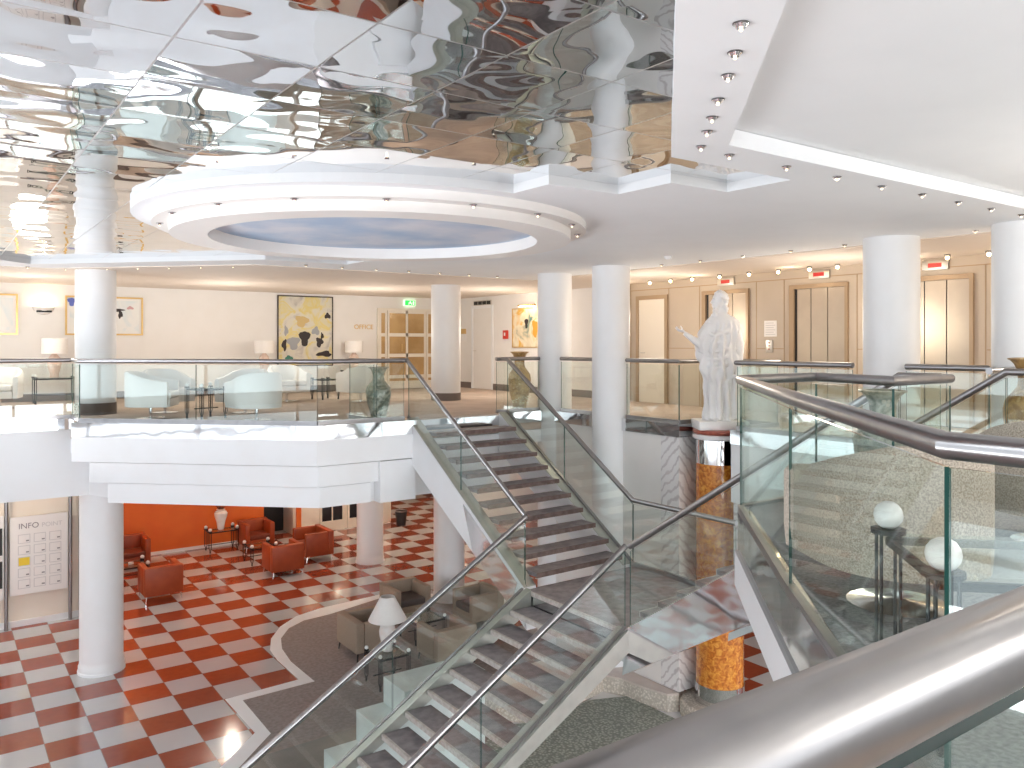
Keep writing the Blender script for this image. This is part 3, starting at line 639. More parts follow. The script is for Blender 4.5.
# ================================================================ VASES
def vase(x, y, z, h, m, label, s=1.0):
    t = thing('floor_vase', label, 'vase', (x, y, z))
    P = [(.125, 0), (.13, .02), (.115, .06), (.135, .15), (.17, .3), (.19, .45), (.195, .54), (.18, .62), (.13, .69), (.095, .74), (.085, .8), (.09, .88), (.115, .95), (.15, .99), (.155, 1.0), (.135, .99), (.08, .9)]
    MB().lathe([(r*s, zz*h) for r, zz in P], (0, 0), 40).build('body', m, t)
    MB().lathe([(.157*s, .985*h), (.162*s, h), (.14*s, h+.004), (.13*s, .985*h)], (0, 0), 40, cap=False).build('rim', m, t)
    MB().lathe([(.14*s, 0), (.14*s, .012), (.12*s, .02)], (0, 0), 32).build('foot', 'wood', t)
    return t
def on(px, D, z): g = grid((px-512)/F*D, D); return (g[0], g[1], z)
vase(5.86, 11.90, ZU, .83, 'vasegreen', 'grey green patterned floor vase on the far balcony left of the stair head', 1.05)
vase(8.72, 11.98, ZU, 1.06, 'vasetan', 'tan patterned tall floor vase at the right of the far stair head', 1.06)
vase(5.92, 3.42, ZU+.006, .84, 'vasegreen', 'grey green patterned floor vase on the right platform behind the near rail corner', 1.08)
vase(8.45, 3.42, ZU+.006, 1.06, 'vasetan', 'tan patterned floor vase cut by the right picture edge', 1.15)

# ================================================================ FURNITURE
def tub_chair(label, x, y, z, rz, m='tubwhite', group=None, cat='armchair', seatm=None):
    """barrel armchair facing local +y on a chrome pedestal"""
    t = thing('tub_armchair', label, cat, (x, y, z), rz, group)
    mb = MB(); n = 28; R, Ri = .385, .30
    # shell: U plan swept, arms slope down to the front
    pts = []
    for i in range(n+1):
        a = -PI*1.0 + PI*i/n   # back half circle (y<0)
        pts.append((math.cos(a), math.sin(a)))
    plan = [(-1, .75)]+[(-1, .35)]+pts+[(1, .35), (1, .75)]
    rings = []
    for (u, v) in plan:
        back = max(0, min(1, (.55-v)/1.4)); top = .60+.16*back
        vo = v*R if v < 0 else v*.46; vi = v*Ri if v < 0 else v*.46
        rings.append([mb.bm.verts.new(q) for q in ((u*R*.97, vo, .20), (u*R, vo, .30), (u*R, vo, top-.03), (u*(R-.02), vo*.96, top), (u*(Ri+.02), vi*1.02, top), (u*Ri, vi, top-.03), (u*Ri, vi, .2))])
    for a, b in zip(rings, rings[1:]):
        for i in range(7): mb.face([a[i], a[(i+1) % 7], b[(i+1) % 7], b[i]], True)
    mb.face(rings[0][::-1]); mb.face(rings[-1]); mb.build('shell', m, t)
    mb = MB(); mb.prism([(-.295, .36)]+[(p[0]*.295, p[1]*.295) for p in pts]+[(.295, .36)], .2, .33); mb.build('seat_base', m, t)
    mb = MB(); mb.box(-.285, .285, -.2, .38, .335, .44, .03, 3); mb.build('seat_cushion', seatm or m, t)
    MB().cyl(0, 0, .027, .02, .2, 16).build('post', 'chrome', t); MB().lathe([(.22, 0), (.22, .008), (.05, .022), (.027, .03)], (0, 0), 32).build('base_plate', 'chrome', t)
    return t
def box_chair(label, x, y, rz, m, sm, w=.78, d=.74, h=.66, group=None):
    """cube armchair facing local +y"""
    t = thing('cube_armchair', label, 'armchair', (x, y, 0.012 if m == 'beige' else 0), rz, group); a = .12; W, D = w/2, d/2
    MB().box(-W, W, -D, -D+a+.03, .14, h, .02).build('backrest', m, t)
    for s in (-1, 1): MB().box(*sorted((s*W, s*(W-a))), -D+a+.032, D, .14, h-.02, .02).build('arm', m, t)
    MB().box(-W+a+.002, W-a-.002, -D+a+.035, D-.01, .14, .30, .01).build('seat_base', m, t)
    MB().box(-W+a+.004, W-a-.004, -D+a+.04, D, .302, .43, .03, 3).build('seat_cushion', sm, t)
    for sx in (-1, 1):
        for sy in (-1, 1): MB().tube([(sx*(W-.05), sy*(D-.05), .15), (sx*(W-.03), sy*(D-.03), 0)], [.016, .01], 8).build('leg', 'chrome' if m != 'beige' else 'black', t)
    return t
def iron_table(label, x, y, z, rz, w=.5, d=.5, h=.5, br=.032, glass=True, group=None, cat='side table'):
    """wrought iron table: four clusters of bars with white balls on top, glass plate"""
    t = thing('iron_table', label, cat, (x, y, z), rz, group); W, D = w/2, d/2
    if glass:
        mb = MB(); mb.box(-W+.0, W-.0, -D+.0, D-.0, h-.012, h); o = mb.build('table_top', 'glass', t)
    mb = MB()
    for s in (-1, 1):
        mb.box(-W, W, s*D-.01, s*D+.01, h-.04, h-.014); mb.box(s*W-.01, s*W+.01, -D, D, h-.04, h-.014)
    mb.box(-W, W, -.008, .008, .16, .176); mb.build('frame', 'iron', t)
    for sx in (-1, 1):
        for sy in (-1, 1):
            cx, cy = sx*W, sy*D; mb = MB()
            for q in range(4):
                a = PI/4+q*PI/2; r = br*.9; mb.tube([(cx+r*math.cos(a), cy+r*math.sin(a), h+.01), (cx+r*math.cos(a), cy+r*math.sin(a), .12), (cx+.006*math.cos(a), cy+.006*math.sin(a), .05)], .006, 6)
            mb.cyl(cx, cy, br*1.2, h+.0, h+.016, 12); mb.cyl(cx, cy, .018, 0, .055, 10)
            L = mb.build('leg', 'iron', t); MB().sph((cx, cy, h+.014+br), br, 8).build('ball_finial', 'ball', L, label='white ball finial')
    return t
def lamp(label, x, y, z, s=1., cone=False, basem='pinkceramic', on_=False):
    t = thing('table_lamp', label, 'lamp', (x, y, z))
    MB().lathe([(r*s, zz*s) for r, zz in ((.07, 0), (.075, .02), (.07, .05), (.11, .2), (.12, .28), (.10, .36), (.05, .42), (.035, .46))], (0, 0), 28).build('lamp_base', basem, t)
    MB().cyl(0, 0, .008*s, .44*s, .62*s, 8).build('stem', 'chrome', t)
    pr_ = [(.27, .44), (.10, .76)] if cone else [(.215, .44), (.215, .72)]
    mb = MB(); mb.lathe([(pr_[0][0]*s, pr_[0][1]*s), (pr_[1][0]*s, pr_[1][1]*s), ((pr_[1][0]-.006)*s, pr_[1][1]*s), ((pr_[0][0]-.006)*s, pr_[0][1]*s)], (0, 0), 36, cap=False); mb.build('lamp_shade', 'shade', t)
    return t
# --- far balcony lounge
def face(x, y, tx, ty): return math.atan2(ty-y, tx-x)-PI/2
T1 = (3.62, 13.55)
tub_chair('white tub armchair on the balcony beside the round column, facing right', 2.9, 14.1, ZU, face(2.9, 14.1, 3.9, 13.6))
tub_chair('white tub armchair with its round back to the balcony glass, right of the iron table', 4.2, 12.82, ZU, face(4.2, 12.82, 4.1, 14))
tub_chair('white tub armchair across the iron table, partly behind the nearer armchair', 4.5, 14.35, ZU, face(4.5, 14.35, T1[0], T1[1]))
tub_chair('white tub armchair far side of the iron table, behind the left armchair', 3.35, 15.15, ZU, face(3.35, 15.15, T1[0], T1[1]))
tub_chair('white tub armchair deeper in the lounge below the large yellow painting', 6.1, 16.7, ZU, PI)
tub_chair('white tub armchair deeper in the lounge, left of the green vase', 7.35, 15.75, ZU, .2)
tub_chair('white tub armchair at the left picture edge near the wall', 1.05, 17.9, ZU, PI*.9)
iron_table('iron side table with white balls between the balcony armchairs', T1[0], T1[1], ZU, .3, .42, .42, .50)
iron_table('small iron table with white balls below the yellow painting', 7.0, 16.8, ZU, .2, .4, .4, .45)
iron_table('iron console with white balls carrying the lamp at far left', 2.05, 18.85, ZU, 0, .7, .36, .52)
iron_table('iron console carrying the lamp left of the yellow painting', 6.45, 19.15, ZU, 0, .5, .36, .52)
iron_table('iron console carrying the lamp right of the yellow painting', 8.75, 19.15, ZU, 0, .5, .36, .52)
lamp('table lamp with white drum shade and pinkish base, at far left under the sconce', 2.05, 18.85, ZU+.521, 1.1)
lamp('table lamp with white drum shade just left of the yellow painting', 6.45, 19.15, ZU+.521, 1.05)
lamp('table lamp with white drum shade between yellow painting and glazed door', 8.75, 19.15, ZU+.521, 1.05)
# --- near platform lounge seen through the big glass
tub_chair('beige woven tub armchair on chrome post just behind the near glass', 3.62, 2.02, ZU+.006, -.5, 'woven')
tub_chair('beige woven tub armchair further right behind the near glass', 4.35, .55, ZU+.006, .6, 'woven')
tub_chair('pinkish beige tub armchair back rising over the near rail in front of the tan vase', 5.5, 2.1, ZU+.006, -.9, 'woven')
tub_chair('white tub armchair low in the bottom right corner', 3.48, .55, ZU+.006, 0)
iron_table('glass topped iron table with white balls behind the near glass', 2.80, 1.18, ZU+.006, PI/4, .55, .6, .52, .05)
# --- lower hall: beige group
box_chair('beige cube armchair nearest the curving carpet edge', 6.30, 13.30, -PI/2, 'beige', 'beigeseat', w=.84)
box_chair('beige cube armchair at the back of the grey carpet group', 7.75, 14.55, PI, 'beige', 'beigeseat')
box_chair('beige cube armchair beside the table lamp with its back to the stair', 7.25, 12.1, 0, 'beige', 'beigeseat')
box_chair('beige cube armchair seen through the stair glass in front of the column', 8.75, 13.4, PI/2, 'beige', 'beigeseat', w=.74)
iron_table('glass coffee table with iron legs between the beige armchairs', 7.45, 13.3, .012, 0, .6, .6, .40)
iron_table('iron side table with white balls under the white table lamp', 6.0, 11.86, .012, 0, .5, .5, .50)
lamp('white ceramic table lamp with conical white shade beside the stair', 6.0, 11.86, .533, 1.14, True, 'ceramic')
ln = thing('glass_lantern', 'small glass lantern on the coffee table of the beige chairs', 'lantern', (7.3, 13.2, .413))
MB().cyl(0, 0, .07, 0, .2, 20).build('glass_cylinder', 'glass', ln); MB().cyl(0, 0, .03, .001, .09, 14).build('candle', 'ball', ln)
# --- lower hall: rust group
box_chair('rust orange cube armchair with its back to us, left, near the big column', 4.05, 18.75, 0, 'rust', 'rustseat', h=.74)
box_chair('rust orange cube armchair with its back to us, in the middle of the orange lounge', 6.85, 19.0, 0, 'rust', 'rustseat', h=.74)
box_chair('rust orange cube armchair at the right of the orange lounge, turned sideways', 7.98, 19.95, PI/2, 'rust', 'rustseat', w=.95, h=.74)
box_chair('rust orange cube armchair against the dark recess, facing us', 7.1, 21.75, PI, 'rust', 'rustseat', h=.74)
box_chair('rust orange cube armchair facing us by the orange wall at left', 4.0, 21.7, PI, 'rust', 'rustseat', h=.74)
iron_table('low iron table with white balls between the rust armchairs', 6.75, 20.35, 0, 0, .6, .6, .42, .045)
iron_table('low iron table with white balls beside the left rust armchair', 3.75, 20.3, 0, 0, .6, .6, .42, .045)
iron_table('iron console with white balls under the white vase by the orange wall', 6.3, 22.1, 0, 0, .7, .4, .55, .045)
v = thing('urn', 'white urn with dry twigs on the iron console by the orange wall', 'urn', (6.28, 22.1, .553))
MB().lathe([(.07, 0), (.085, .03), (.11, .2), (.16, .36), (.17, .43), (.14, .48), (.09, .5), (.12, .53)], (0, 0), 28).build('body', 'ceramic', v)
mb = MB()
for i in range(22):
    a = random.uniform(0, 2*PI); r = random.uniform(.08, .38); h = random.uniform(.75, 1.0); mb.tube([(0, 0, .45), (r*.5*math.cos(a), r*.5*math.sin(a), .7), (r*math.cos(a), r*math.sin(a), h)], .005, 5)
mb.build('twigs', 'twig', v)
tb = thing('small_tray', 'small ashtray and cup on the left rust armchair table', 'tray', (3.75, 20.3, .424)); MB().cyl(0, 0, .06, 0, .04, 16).build('cup', 'ceramic', tb)
bn = thing('waste_bin', 'black waste bin at the corner of the cream wall', 'bin', on(401, 24.6, 0)); MB().lathe([(.14, 0), (.18, .42), (.17, .42), (.135, .03)], (0, 0), 24, cap=False).build('bucket', 'black', bn); MB().lathe([(.18, .42), (.192, .44), (.18, .455)], (0, 0), 24, cap=False).build('rim', 'steel', bn); MB().cyl(0, 0, .133, 0.001, .02, 20).build('bottom', 'black', bn)

# ================================================================ WALL THINGS (far wall y = YN, faces -y)
def framed(label, x0, x1, z0, z1, art, frame, marks=(), fw=.03, mat_border=0., axis='y', pos=YN):
    """picture on a wall; axis y: hangs on y=pos; axis x: hangs on x=pos, x0/x1 are y values"""
    if axis == 'y': t = thing('framed_picture', label, 'picture', ((x0+x1)/2, pos, z0)); 
    else: t = thing('framed_picture', label, 'picture', (pos, (x0+x1)/2, z0), -PI/2)
    w, h = abs(x1-x0)/2, z1-z0
    mb = MB(); mb.box(-w, w, -.045, -.002, 0, fw); mb.box(-w, w, -.045, -.002, h-fw, h); mb.box(-w, -w+fw, -.045, -.002, fw, h-fw); mb.box(w-fw, w, -.045, -.002, fw, h-fw); mb.build('frame', frame, t)
    if mat_border:
        MB().box(-w+fw, w-fw, -.022, -.004, fw, h-fw).build('mount', 'paper', t); b = mat_border
        cv = MB().box(-w+fw+b, w-fw-b, -.026, -.0222, fw+b, h-fw-b).build('canvas', art, t)
    else: cv = MB().box(-w+fw, w-fw, -.026, -.004, fw, h-fw).build('canvas', art, t)
    for i, (u, v_, ru, rv, m) in enumerate(marks):
        mb = MB(); pts = []
        for k in range(18):
            a = 2*PI*k/18; r = 1+.22*math.sin(3*a+i)+.12*math.sin(5*a+2*i); pts.append((-w+2*w*u+ru*r*math.cos(a), h*v_+rv*r*math.sin(a)))
        vs = [[mb.bm.verts.new((p[0], y, p[1])) for p in pts] for y in (-.0262, -.0275)]
        mb.face(vs[0]); mb.face(vs[1][::-1])
        for k in range(18): mb.face([vs[0][k], vs[0][(k+1) % 18], vs[1][(k+1) % 18], vs[1][k]])
        mb.build('paint_mark', m, cv)
    return t
M['markblack'] = mat('black_brushwork', (.03, .02, .02), .6); M['markgrey'] = mat('grey_brushwork', (.35, .36, .38), .6); M['markblue'] = mat('blue_brushwork', (.12, .16, .5), .6); M['markpink'] = mat('pink_brushwork', (.6, .35, .35), .6)
M['markorange'] = mat('orange_brushwork', (.75, .35, .04), .6); M['markgreen'] = mat('green_brushwork', (.05, .2, .15), .6); M['markochre'] = mat('ochre_brushwork', (.62, .46, .2), .6)
framed('large yellow and black abstract painting in a thin dark frame', 6.92, 8.36, ZU+.65, ZC-.07, 'artyellow', 'blackframe',
       [(.48, .40, .13, .19, 'markblack'), (.75, .34, .09, .12, 'markblack'), (.80, .43, .04, .08, 'markblack'), (.90, .72, .08, .07, 'markblack'), (.84, .17, .2, .07, 'markblack'), (.12, .30, .06, .14, 'markblack'), (.28, .33, .15, .16, 'markgrey'), (.43, .64, .16, .14, 'markochre'), (.15, .5, .05, .12, 'markgrey'), (.2, .12, .1, .05, 'markgreen'), (.68, .5, .1, .1, 'markgrey')], .025)
framed('gold framed pale picture with dark figures behind the balcony column', 2.33, 3.86, 5.66, 6.50, 'artpale', 'gold', [(.08, .85, .07, .09, 'markblue'), (.66, .66, .13, .035, 'markblack'), (.70, .55, .045, .09, 'markblack'), (.83, .72, .07, .035, 'markpink')], .035, .05)
framed('gold framed pale blue picture at the left picture edge', .35, 1.47, 5.66, 6.50, 'artpale', 'gold', [(.55, .52, .06, .12, 'markgrey'), (.42, .35, .05, .06, 'markgrey')], .035, .05)
framed('orange and yellow abstract painting under a picture light right of the white door', 15.2, 16.75, 5.38, 6.36, 'artwarm', 'gold', [(.38, .62, .07, .12, 'markblack'), (.62, .48, .14, .2, 'markorange'), (.75, .22, .1, .1, 'markgreen')], .02, 0, 'x', XE)
pl_ = thing('picture_light', 'brass picture light bar above the orange abstract painting', 'picture light', (XE, 16.0, 6.42), -PI/2)
MB().tube([(-.35, -.14, 0), (.35, -.14, 0)], .02, 10).build('bar', 'gold', pl_); MB().tube([(0, 0, -.03), (0, -.14, 0)], .01, 8).build('arm', 'gold', pl_); MB().tube([(-.3, -.145, -.02), (.3, -.145, -.02)], .008, 8).build('tube_bulb', 'bulb', pl_)
sc_ = thing('wall_sconce', 'white bowl wall light glowing upward between the gold framed pictures', 'wall light', (1.93, YN, 6.08))
mb = MB(); mb.lathe([(.02, 0), (.10, .02), (.18, .09), (.21, .16), (.20, .16), (.17, .10), (.02, .03)], (0, -.02), 28, sy=.8); mb.build('bowl', 'ceramic', sc_)
MB().box(-.14, .14, -.155, -.135, .05, .09).build('pierced_band', 'iron', sc_); MB().sph((0, -.09, .14), .03, 8).build('bulb', 'bulb', sc_)
sx_ = thing('exit_sign', 'green emergency exit sign above the glazed door', 'sign', (10.56, YN, 6.50))
MB().box(-.17, .17, -.07, -.002, 0, .16, .006).build('sign_box', 'exitwhite', sx_); MB().box(-.155, .155, -.074, -.0705, .012, .148).build('sign_face', 'green', sx_)
mb = MB(); mb.box(-.02, .02, -.078, -.0745, .06, .11); mb.box(-.05, -.03, -.078, -.0745, .03, .09); mb.box(.03, .05, -.078, -.0745, .03, .09); mb.sph((0, -.076, .122), .013, 6); mb.box(.075, .125, -.078, -.0745, .03, .125); mb.build('pictogram', 'exitwhite', sx_)
tl = thing('wall_lettering', 'small gold wall lettering between lamp and glazed door', 'lettering', (8.95, YN-.012, 5.86)); text_mesh('letters', 'OFFICE', .17, 'gold', tl, Matrix.Rotation(PI/2, 4, 'X'))
# glazed double door (structure)
dg = MB(); x0, x1, zt = 9.66, 11.30, 6.36
dg.box(x0-.06, x0, YN-.07, YN, ZU, zt+.06); dg.box(x1, x1+.06, YN-.07, YN, ZU, zt+.06); dg.box(x0, x1, YN-.07, YN, zt, zt+.06)
for a, b in ((x0, x0+.22), (x0+.24, x1-.24), (x1-.22, x1)):
    dg.box(a, a+.05, YN-.05, YN-.005, ZU+.01, zt); dg.box(b-.05, b, YN-.05, YN-.005, ZU+.01, zt)
    for z in (ZU+.01, ZU+.28, ZU+.85, ZU+1.40, zt-.07): dg.box(a+.05, b-.05, YN-.045, YN-.01, z, z+(.09 if z > ZU+.1 else .2))
dg.box((x0+x1)/2-.03, (x0+x1)/2+.03, YN-.045, YN-.01, ZU+.2, zt)
door = struct('door_1', dg, 'doorwhite'); MB().box(x0+.01, x1-.01, YN-.02, YN-.012, ZU+.2, zt-.01).build('door_glass', 'amberpane', door); MB().tube([(10.3, YN-.09, ZU+1.0), (10.3, YN-.09, ZU+1.2)], .012, 8).build('door_handle', 'gold', door)
# white door on right wall
def xdoor(name, y0, y1, ztop, mdoor, mframe, rec=.0, handle=True):
    mb = MB(); mb.box(XE-.03, XE-.001, y0-.08, y0, ZU, ztop+.08); mb.box(XE-.03, XE-.001, y1, y1+.08, ZU, ztop+.08); mb.box(XE-.03, XE-.001, y0, y1, ztop, ztop+.08)
    d = struct(name, mb, mframe); MB().box(XE-.015, XE-.001, y0+.002, y1-.002, ZU+.005, ztop-.002).build('door_leaf', mdoor, d)
    if handle: MB().tube([(XE-.02, y1-.1, ZU+1.02), (XE-.06, y1-.1, ZU+1.02), (XE-.06, y1-.22, ZU+1.02)], .01, 8).build('door_handle', 'silver', d)
    return d
xdoor('door_2', 17.72, 18.6, 6.42, 'wall', 'white')
xdoor('door_3', 11.52, 12.25, 6.38, 'doorwhite', 'bronze')
vg = thing('wall_vent', 'dark slotted air vent above the white door', 'vent', (XE, 18.15, 6.50), -PI/2)
MB().box(-.42, .42, -.02, -.002, 0, .13).build('frame', 'silver', vg)
for i in range(4): MB().box(-.40+i*.205, -.22+i*.205, -.024, -.0205, .02, .11).build('slot', 'black', vg)
fa = thing('fire_alarm', 'small red fire alarm box beside the orange painting', 'alarm box', (XE, 17.05, 5.60), -PI/2); MB().box(-.09, .09, -.06, -.002, 0, .22, .005).build('case', 'red', fa); MB().box(-.03, .03, -.064, -.0605, .08, .16).build('button', 'paper', fa)
ns = thing('wall_notice', 'small wall notice left of the white door', 'notice', (XE, 19.1, 5.75), -PI/2); MB().box(-.12, .12, -.014, -.002, 0, .14).build('upper_plate', 'gold', ns); MB().box(-.12, .12, -.014, -.002, -.2, -.03).build('lower_plate', 'paper', ns)
# lift fronts
def lift(n, y0, y1, label):
    zt = ZU+2.13; t = thing('lift', label, 'lift', (XE, (y0+y1)/2, ZU), -PI/2); w = (y1-y0)/2
    MB().box(-w, w, -.0055, -.001, 0, zt-ZU).build('shaft_gap', 'black', t)
    mb = MB(); mb.box(-w-.09, -w, -.05, -.002, 0, zt-ZU+.07); mb.box(w, w+.05, -.05, -.002, 0, zt-ZU+.07); mb.box(-w, w, -.05, -.002, zt-ZU, zt-ZU+.07); mb.build('door_frame', 'bronze', t)
    for k in range(3):
        a = -w+2*w*k/3; MB().box(a+(.05 if k == 0 else .010), a+2*w/3-.010, -.014-.008*k, -.006, 0.01, zt-ZU-.003).build('door_panel', 'lift', t)
    b = MB().box(-.19, .19, -.04, -.002, zt-ZU+.155, zt-ZU+.29, .004).build('floor_indicator', 'silver', t); MB().box(-.1, .1, -.044, -.0405, zt-ZU+.19, zt-ZU+.255).build('display', 'display', b)
lift(1, 9.5, 10.44, 'beige steel lift doors half hidden behind the statue')
lift(2, 7.55, 8.5, 'beige steel lift doors left of the wide white column')
lift(3, 5.62, 6.6, 'beige steel lift doors right of the wide white column')
# joints of the wall panelling
mb = MB()
for y in (12.5, 11.42, 10.62, 9.3, 8.72, 7.36, 6.78, 5.42, 4.3): mb.box(XE-.006, XE-.001, y-.008, y+.008, ZU, ZC-.15)
mb.box(XE-.006, XE-.001, 4, 12.55, ZC-.165, ZC-.15)
for a, b in ((10.63, 11.4), (8.73, 9.3), (6.79, 7.35), (4.3, 5.4)): mb.box(XE-.006, XE-.001, a, b, 5.38, 5.395)
struct('trim_lift_joints', mb, 'bronze')
mb = MB(); mb.box(XE-.02, XE-.001, 12.5, 12.62, ZU, ZC); struct('trim_corner_post', mb, 'bronze')
cp = thing('call_panel', 'lift call button panel between two lift doors', 'call panel', (XE, 9.02, 5.32), -PI/2); MB().box(-.07, .07, -.02, -.002, 0, .22, .003).build('plate', 'silver', cp)
for z in (.06, .12, .17): MB().cyl(0, 0, .001, 0, .001).bm.free(); MB().box(-.015, .015, -.026, -.0205, z-.012, z+.012).build('button', 'redtrim', cp)
nt_ = thing('notice_sheet', 'printed notice sheet above the lift call panel', 'notice', (XE, 9.0, 5.60), -PI/2); MB().box(-.13, .13, -.008, -.002, 0, .28).build('sheet', 'paper', nt_)
mb = MB()
for i in range(6): mb.box(-.10, .10-.03*(i % 2), -.0095, -.0082, .03+i*.04, .045+i*.04)
mb.build('print_lines', 'inkpale', nt_)
# info board on posts
ib = thing('info_board', 'white info board with a grid of framed notices between steel posts', 'notice board', (.9, 18.30, 0))
X0, X1 = at(9.5, 519, 1.5), at(67.7, 511, 1.5)
def bx_at(px, y=18.30): r = (px-512)/F; return (r*CS*y+SN*y)/(CS-r*SN)
xa, xb = bx_at(9.8)-.9, bx_at(67.5)-.9
def zy(px, py, y=18.30):
    x = bx_at(px, y); D = SN*x+CS*y; return E-(py-344)*D/F
zt_, zb_ = zy(38, 515), zy(38, 592)
MB().box(xa, xb, -.02, .02, zb_, zt_).build('panel', 'paper', ib)
W_ = xb-xa; H_ = zt_-zb_
for px in (6, 70): x = bx_at(px)-.9; MB().cyl(x, -.03, .035, 0, 3.7, 14).build('post', 'steel', ib)
text_mesh('heading', 'INFO', .15, 'inkgrey', ib, Matrix.Translation((xa+.14*W_, -.024, zb_+.845*H_)) @ Matrix.Rotation(PI/2, 4, 'X'), .002)
text_mesh('heading_faint', 'POINT', .12, 'inkpale', ib, Matrix.Translation((xa+.54*W_, -.024, zb_+.845*H_)) @ Matrix.Rotation(PI/2, 4, 'X'), .002)
for c_ in range(3):
    for r_ in range(5):
        cx = xa+W_*(.24+.27*c_); cz = zb_+H_*(.135+.145*r_); w, h = W_*.105, H_*.058
        fr = MB().box(cx-w, cx+w, -.0265, -.0205, cz-h, cz+h).build('notice_frame', 'inkpale', ib); yel = (c_ == 0 and r_ == 2)
        MB().box(cx-w+.012, cx+w-.012, -.0285, -.027, cz-h+.012, cz+h-.012).build('notice', 'yellow' if yel else 'paper', fr)
        if not yel: MB().box(cx+w*.3, cx+w*.8, -.030, -.0287, cz-h*.6, cz-h*.3).build('print', 'inkgrey', fr)
pb = thing('poster_panel', 'panel of dark photographs left of the info board', 'poster', (bx_at(-22), 18.30, 0))
w = bx_at(3.5)-bx_at(-22); MB().box(-w, w, -.02, .02, zb_-.05, zt_+.05).build('panel', 'paper', pb); MB().cyl(-w*.9, -.02, .03, 0, 3.7, 12).build('post', 'steel', pb)
for z in (.55, .13): MB().box(.0, w*.95, -.026, -.0205, zb_+H_*z-.02, zb_+H_*(z+.33)).build('photograph', 'black', pb)
mb = MB(); xq = bx_at(80, 18.36); mb.box(xq-.02, xq+.02, 18.33, 18.4, 0, 3.7); struct('trim_info_edge', mb, 'black')
# french windows in the cream wall of the lower hall
def fwin(n, x0, x1):
    z0, z1 = .28, 2.9; mb = MB(); y = 22.6
    mb.box(x0, x1, y-.05, y-.002, 0, z0); mb.box(x0, x1, y-.05, y-.002, z1, z1+.08); mb.box(x0, x0+.06, y-.05, y-.002, z0, z1); mb.box(x1-.06, x1, y-.05, y-.002, z0, z1)
    m_ = (x0+x1)/2; mb.box(m_-.015, m_+.015, y-.045, y-.002, z0, z1)
    for z in (.9, 1.55, 2.2): mb.box(x0+.06, x1-.06, y-.045, y-.002, z-.015, z+.015)
    d = struct('door_%d' % n, mb, 'doorwhite'); MB().box(x0+.05, x1-.05, y-.02, y-.01, z0, z1).build('door_glass', 'pane', d)
fwin(4, 9.24, 10.0); fwin(5, 10.1, 10.85)

# ================================================================ CEILING LIGHTS
def downlight(label, group, x, y, z):
    t = thing('ceiling_downlight', label, 'ceiling light', (x, y, z), 0, group)
    MB().lathe([(.034, -.004), (.034, -.001)], (0, 0), 18).build('rim', 'steel', t)
    MB().lathe([(.02, -.02), (.03, -.006)], (0, 0), 14).build('reflector', 'chrome', t)
    MB().sph((0, 0, -.026), .0085, 6).build('bulb', 'bulbw', t)
    return t
proto = None
def lights(pts, label, group, z):
    global proto
    for i, (x, y) in enumerate(pts):
        if proto is None: proto = downlight(label, group, x, y, z)
        else: dup(proto, (x, y, z), 0, label, group)
def cgrid(l, h=ZC): return [(at(px, py, h).x, at(px, py, h).y) for px, py in l]
lights(cgrid([(741, 23), (735, 52), (728, 75), (718, 99), (712, 117), (707, 131), (701, 146)]), 'small chrome ceiling spot in the slanting row beside the mirror ceiling', 'ceiling spots beside the mirror ceiling', ZC)
lights([(4.36+.62*i, 3.60) for i in range(12)], 'small chrome ceiling spot in the row along the plain ceiling recess', 'ceiling spots along the recess', ZC)
lights([(4.9+.62*i, 12.55) for i in range(7)], 'tiny ceiling spot in the row above the far stair head', 'ceiling spots above the far stair head', ZC)
lights([(.2+.55*i, 14.6+.9) for i in range(4)]+[(2.0+.4*i, 15.4-.4*i) for i in range(6)], 'tiny ceiling spot above the far balcony armchairs', 'ceiling spots above the balcony', ZC)
lights([(9.5, 4.4+.8*i) for i in range(10)], 'small ceiling spot in the row over the gallery beside the statue', 'ceiling spots over the gallery', ZC)
lights([(DC[0]+2.16*math.cos(a), DC[1]+2.16*math.sin(a)) for a in [2*PI*i/18+.1 for i in range(18)]], 'small spot on the step of the round ceiling dome', 'spots on the ceiling dome', ZC-.08)
# glowing spots washing the lift wall
for i, y in enumerate([12.75, 12.3, 11.55, 11.0, 10.45, 9.8, 9.15, 8.55, 7.95, 7.45, 6.3, 5.75, 5.2, 4.6]):
    t = thing('wall_washer_light', 'glowing warm spot in the row washing the lift wall', 'ceiling light', (11.6, y, ZC-.014), 0, 'warm spots along the lift wall')
    MB().cyl(0, 0, .04, -.03, -.001, 14).build('housing', 'steel', t); MB().sph((0, 0, -.05), .026, 8).build('bulb', 'bulb', t)
sd = thing('smoke_detector', 'round white smoke detector on the ceiling before the paired columns', 'smoke detector', (at(668, 256, ZC).x, at(668, 256, ZC).y, ZC))
MB().lathe([(.03, -.05), (.05, -.03), (.055, -.001)], (0, 0), 20).build('body', 'white', sd)

# ================================================================ LIGHT
def area(name, loc, rot, sx, sy, pw, col):
    l = bpy.data.lights.new(name, 'AREA'); l.shape = 'RECTANGLE'; l.size = sx; l.size_y = sy; l.energy = pw; l.color = col
    o = bpy.data.objects.new(name, l); C.objects.link(o); o.location = loc; o.rotation_euler = rot; return o
def point(name, loc, pw, col, r=.05):
    l = bpy.data.lights.new(name, 'POINT'); l.energy = pw; l.color = col; l.shadow_soft_size = r; l.specular_factor = 0.
    o = bpy.data.objects.new(name, l); C.objects.link(o); o.location = loc; return o
area('window_daylight', (XW-.3, 9.0, 3.6), (0, -PI/2, 0), 6.6, 25, 230, (.84, .91, 1.0))
area('window_daylight', (4.0, YS-.35, 5.6), (PI/2, 0, 0), 15, 2.1, 80, (.95, .97, 1.0))
area('window_daylight', (4.0, YS-.35, 1.8), (PI/2, 0, 0), 15, 3.0, 520, (.95, .97, 1.0))
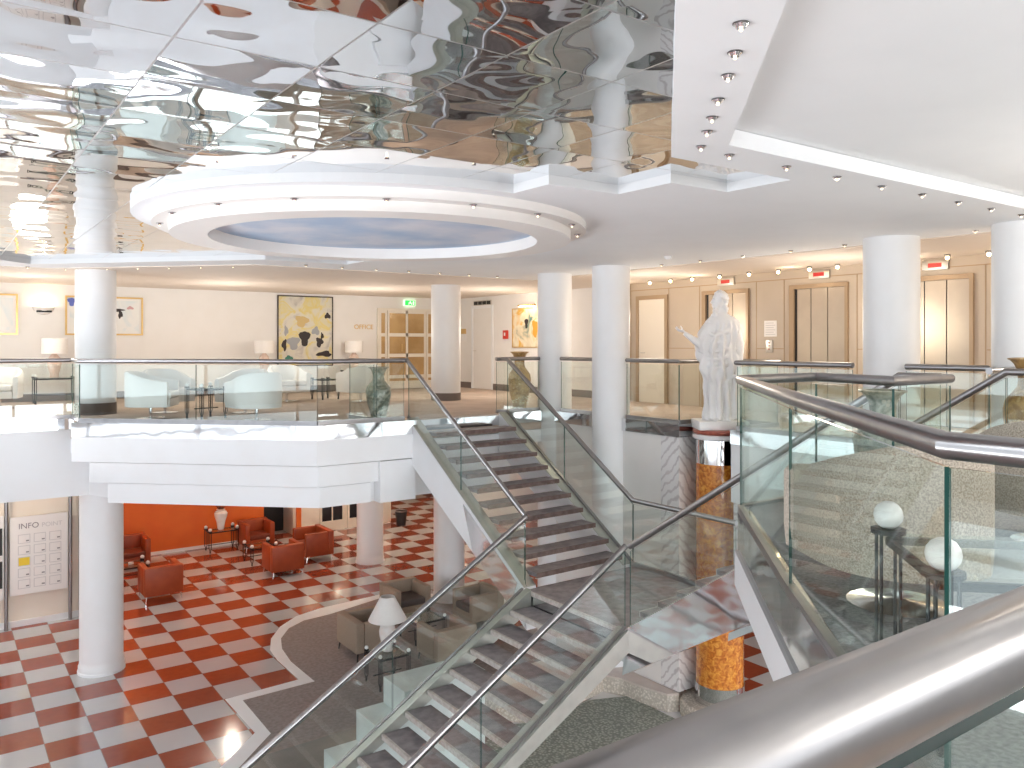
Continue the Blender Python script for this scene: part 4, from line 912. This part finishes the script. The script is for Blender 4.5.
area('upward_fill', (XW-5.0, 9.0, .05), (PI, 0, 0), 8, 26, 4000, (.95, .97, 1.0)).data.specular_factor = .2  # added up-facing fill lamp outside the side windows, brightens the ceiling
area('upward_fill', (4.0, YS-5.0, .05), (PI, 0, 0), 16, 8, 120, (.97, .98, 1.0)).data.specular_factor = .2  # second added fill lamp, outside the rear windows; no ground is modelled
w = bpy.data.worlds.new('daylight'); bpy.context.scene.world = w; w.use_nodes = True
w.node_tree.nodes['Background'].inputs[0].default_value = (.86, .93, 1, 1); w.node_tree.nodes['Background'].inputs[1].default_value = .8
WARM = (1, .80, .58)
for y in (12.0, 10.2, 8.2, 6.2, 4.6): point('lift_wall_glow', (11.45, y, ZC-.16), 1.6, WARM, .05)
for x, y in ((1.5, 17.4), (5, 17.2), (8.2, 17.0), (10.6, 15.5)): point('lounge_glow', (x, y, ZC-.95), 24, (1, .93, .84), .3)
for x, y in ((10.6, 10.5), (10.7, 7.0), (10.6, 3.2)): point('gallery_glow', (x, y, ZC-.95), 26, (1, .90, .78), .3)
for x, y in ((7, 1.2), (3.5, -1.5), (9, 0)): point('platform_glow', (x, y, ZC-.9), 44, (1, .93, .85), .2)
point('sconce_glow', (1.93, YN-.12, 6.28), 2, WARM, .04); point('picture_glow', (XE-.2, 16.0, 6.38), 2, WARM, .04)
for x, y in ((3.3, 21.9),): point('orange_wall_glow', (x, y, 3.45), 40, (1, .7, .4), .08)
for x, y in ((9.3, 20.6), (12.0, 17.5), (12.2, 24)): point('hall_glow', (x, y, 3.5), 60, (1, .8, .58), .12)
for x, y in ((.5, 17.2), (5.5, 18.5)): point('hall_glow', (x, y, 3.5), 34, (1, .86, .7), .12)
point('stair_glow', (9.9, 6.6, 3.4), 30, (1, .85, .68), .12)

# ================================================================ CAMERA
cam = bpy.data.cameras.new('camera'); co = bpy.data.objects.new('camera', cam); C.objects.link(co)
co.location = (0, 0, E); co.rotation_euler = (PI/2, 0, -TH); cam.sensor_width = 36; cam.lens = F/1024*36; cam.shift_y = -40/1024.; cam.clip_start = .02
S = bpy.context.scene; S.camera = co
S.view_settings.view_transform = 'Standard'; S.view_settings.look = 'None'; S.view_settings.gamma = 1; S.view_settings.use_curve_mapping = False
S.view_settings.exposure = 0.95
S.cycles.max_bounces = 10; S.cycles.diffuse_bounces = 5; S.cycles.glossy_bounces = 5; S.cycles.transparent_max_bounces = 24; S.cycles.sample_clamp_indirect = 6
S.cycles.caustics_reflective = False; S.cycles.caustics_refractive = False
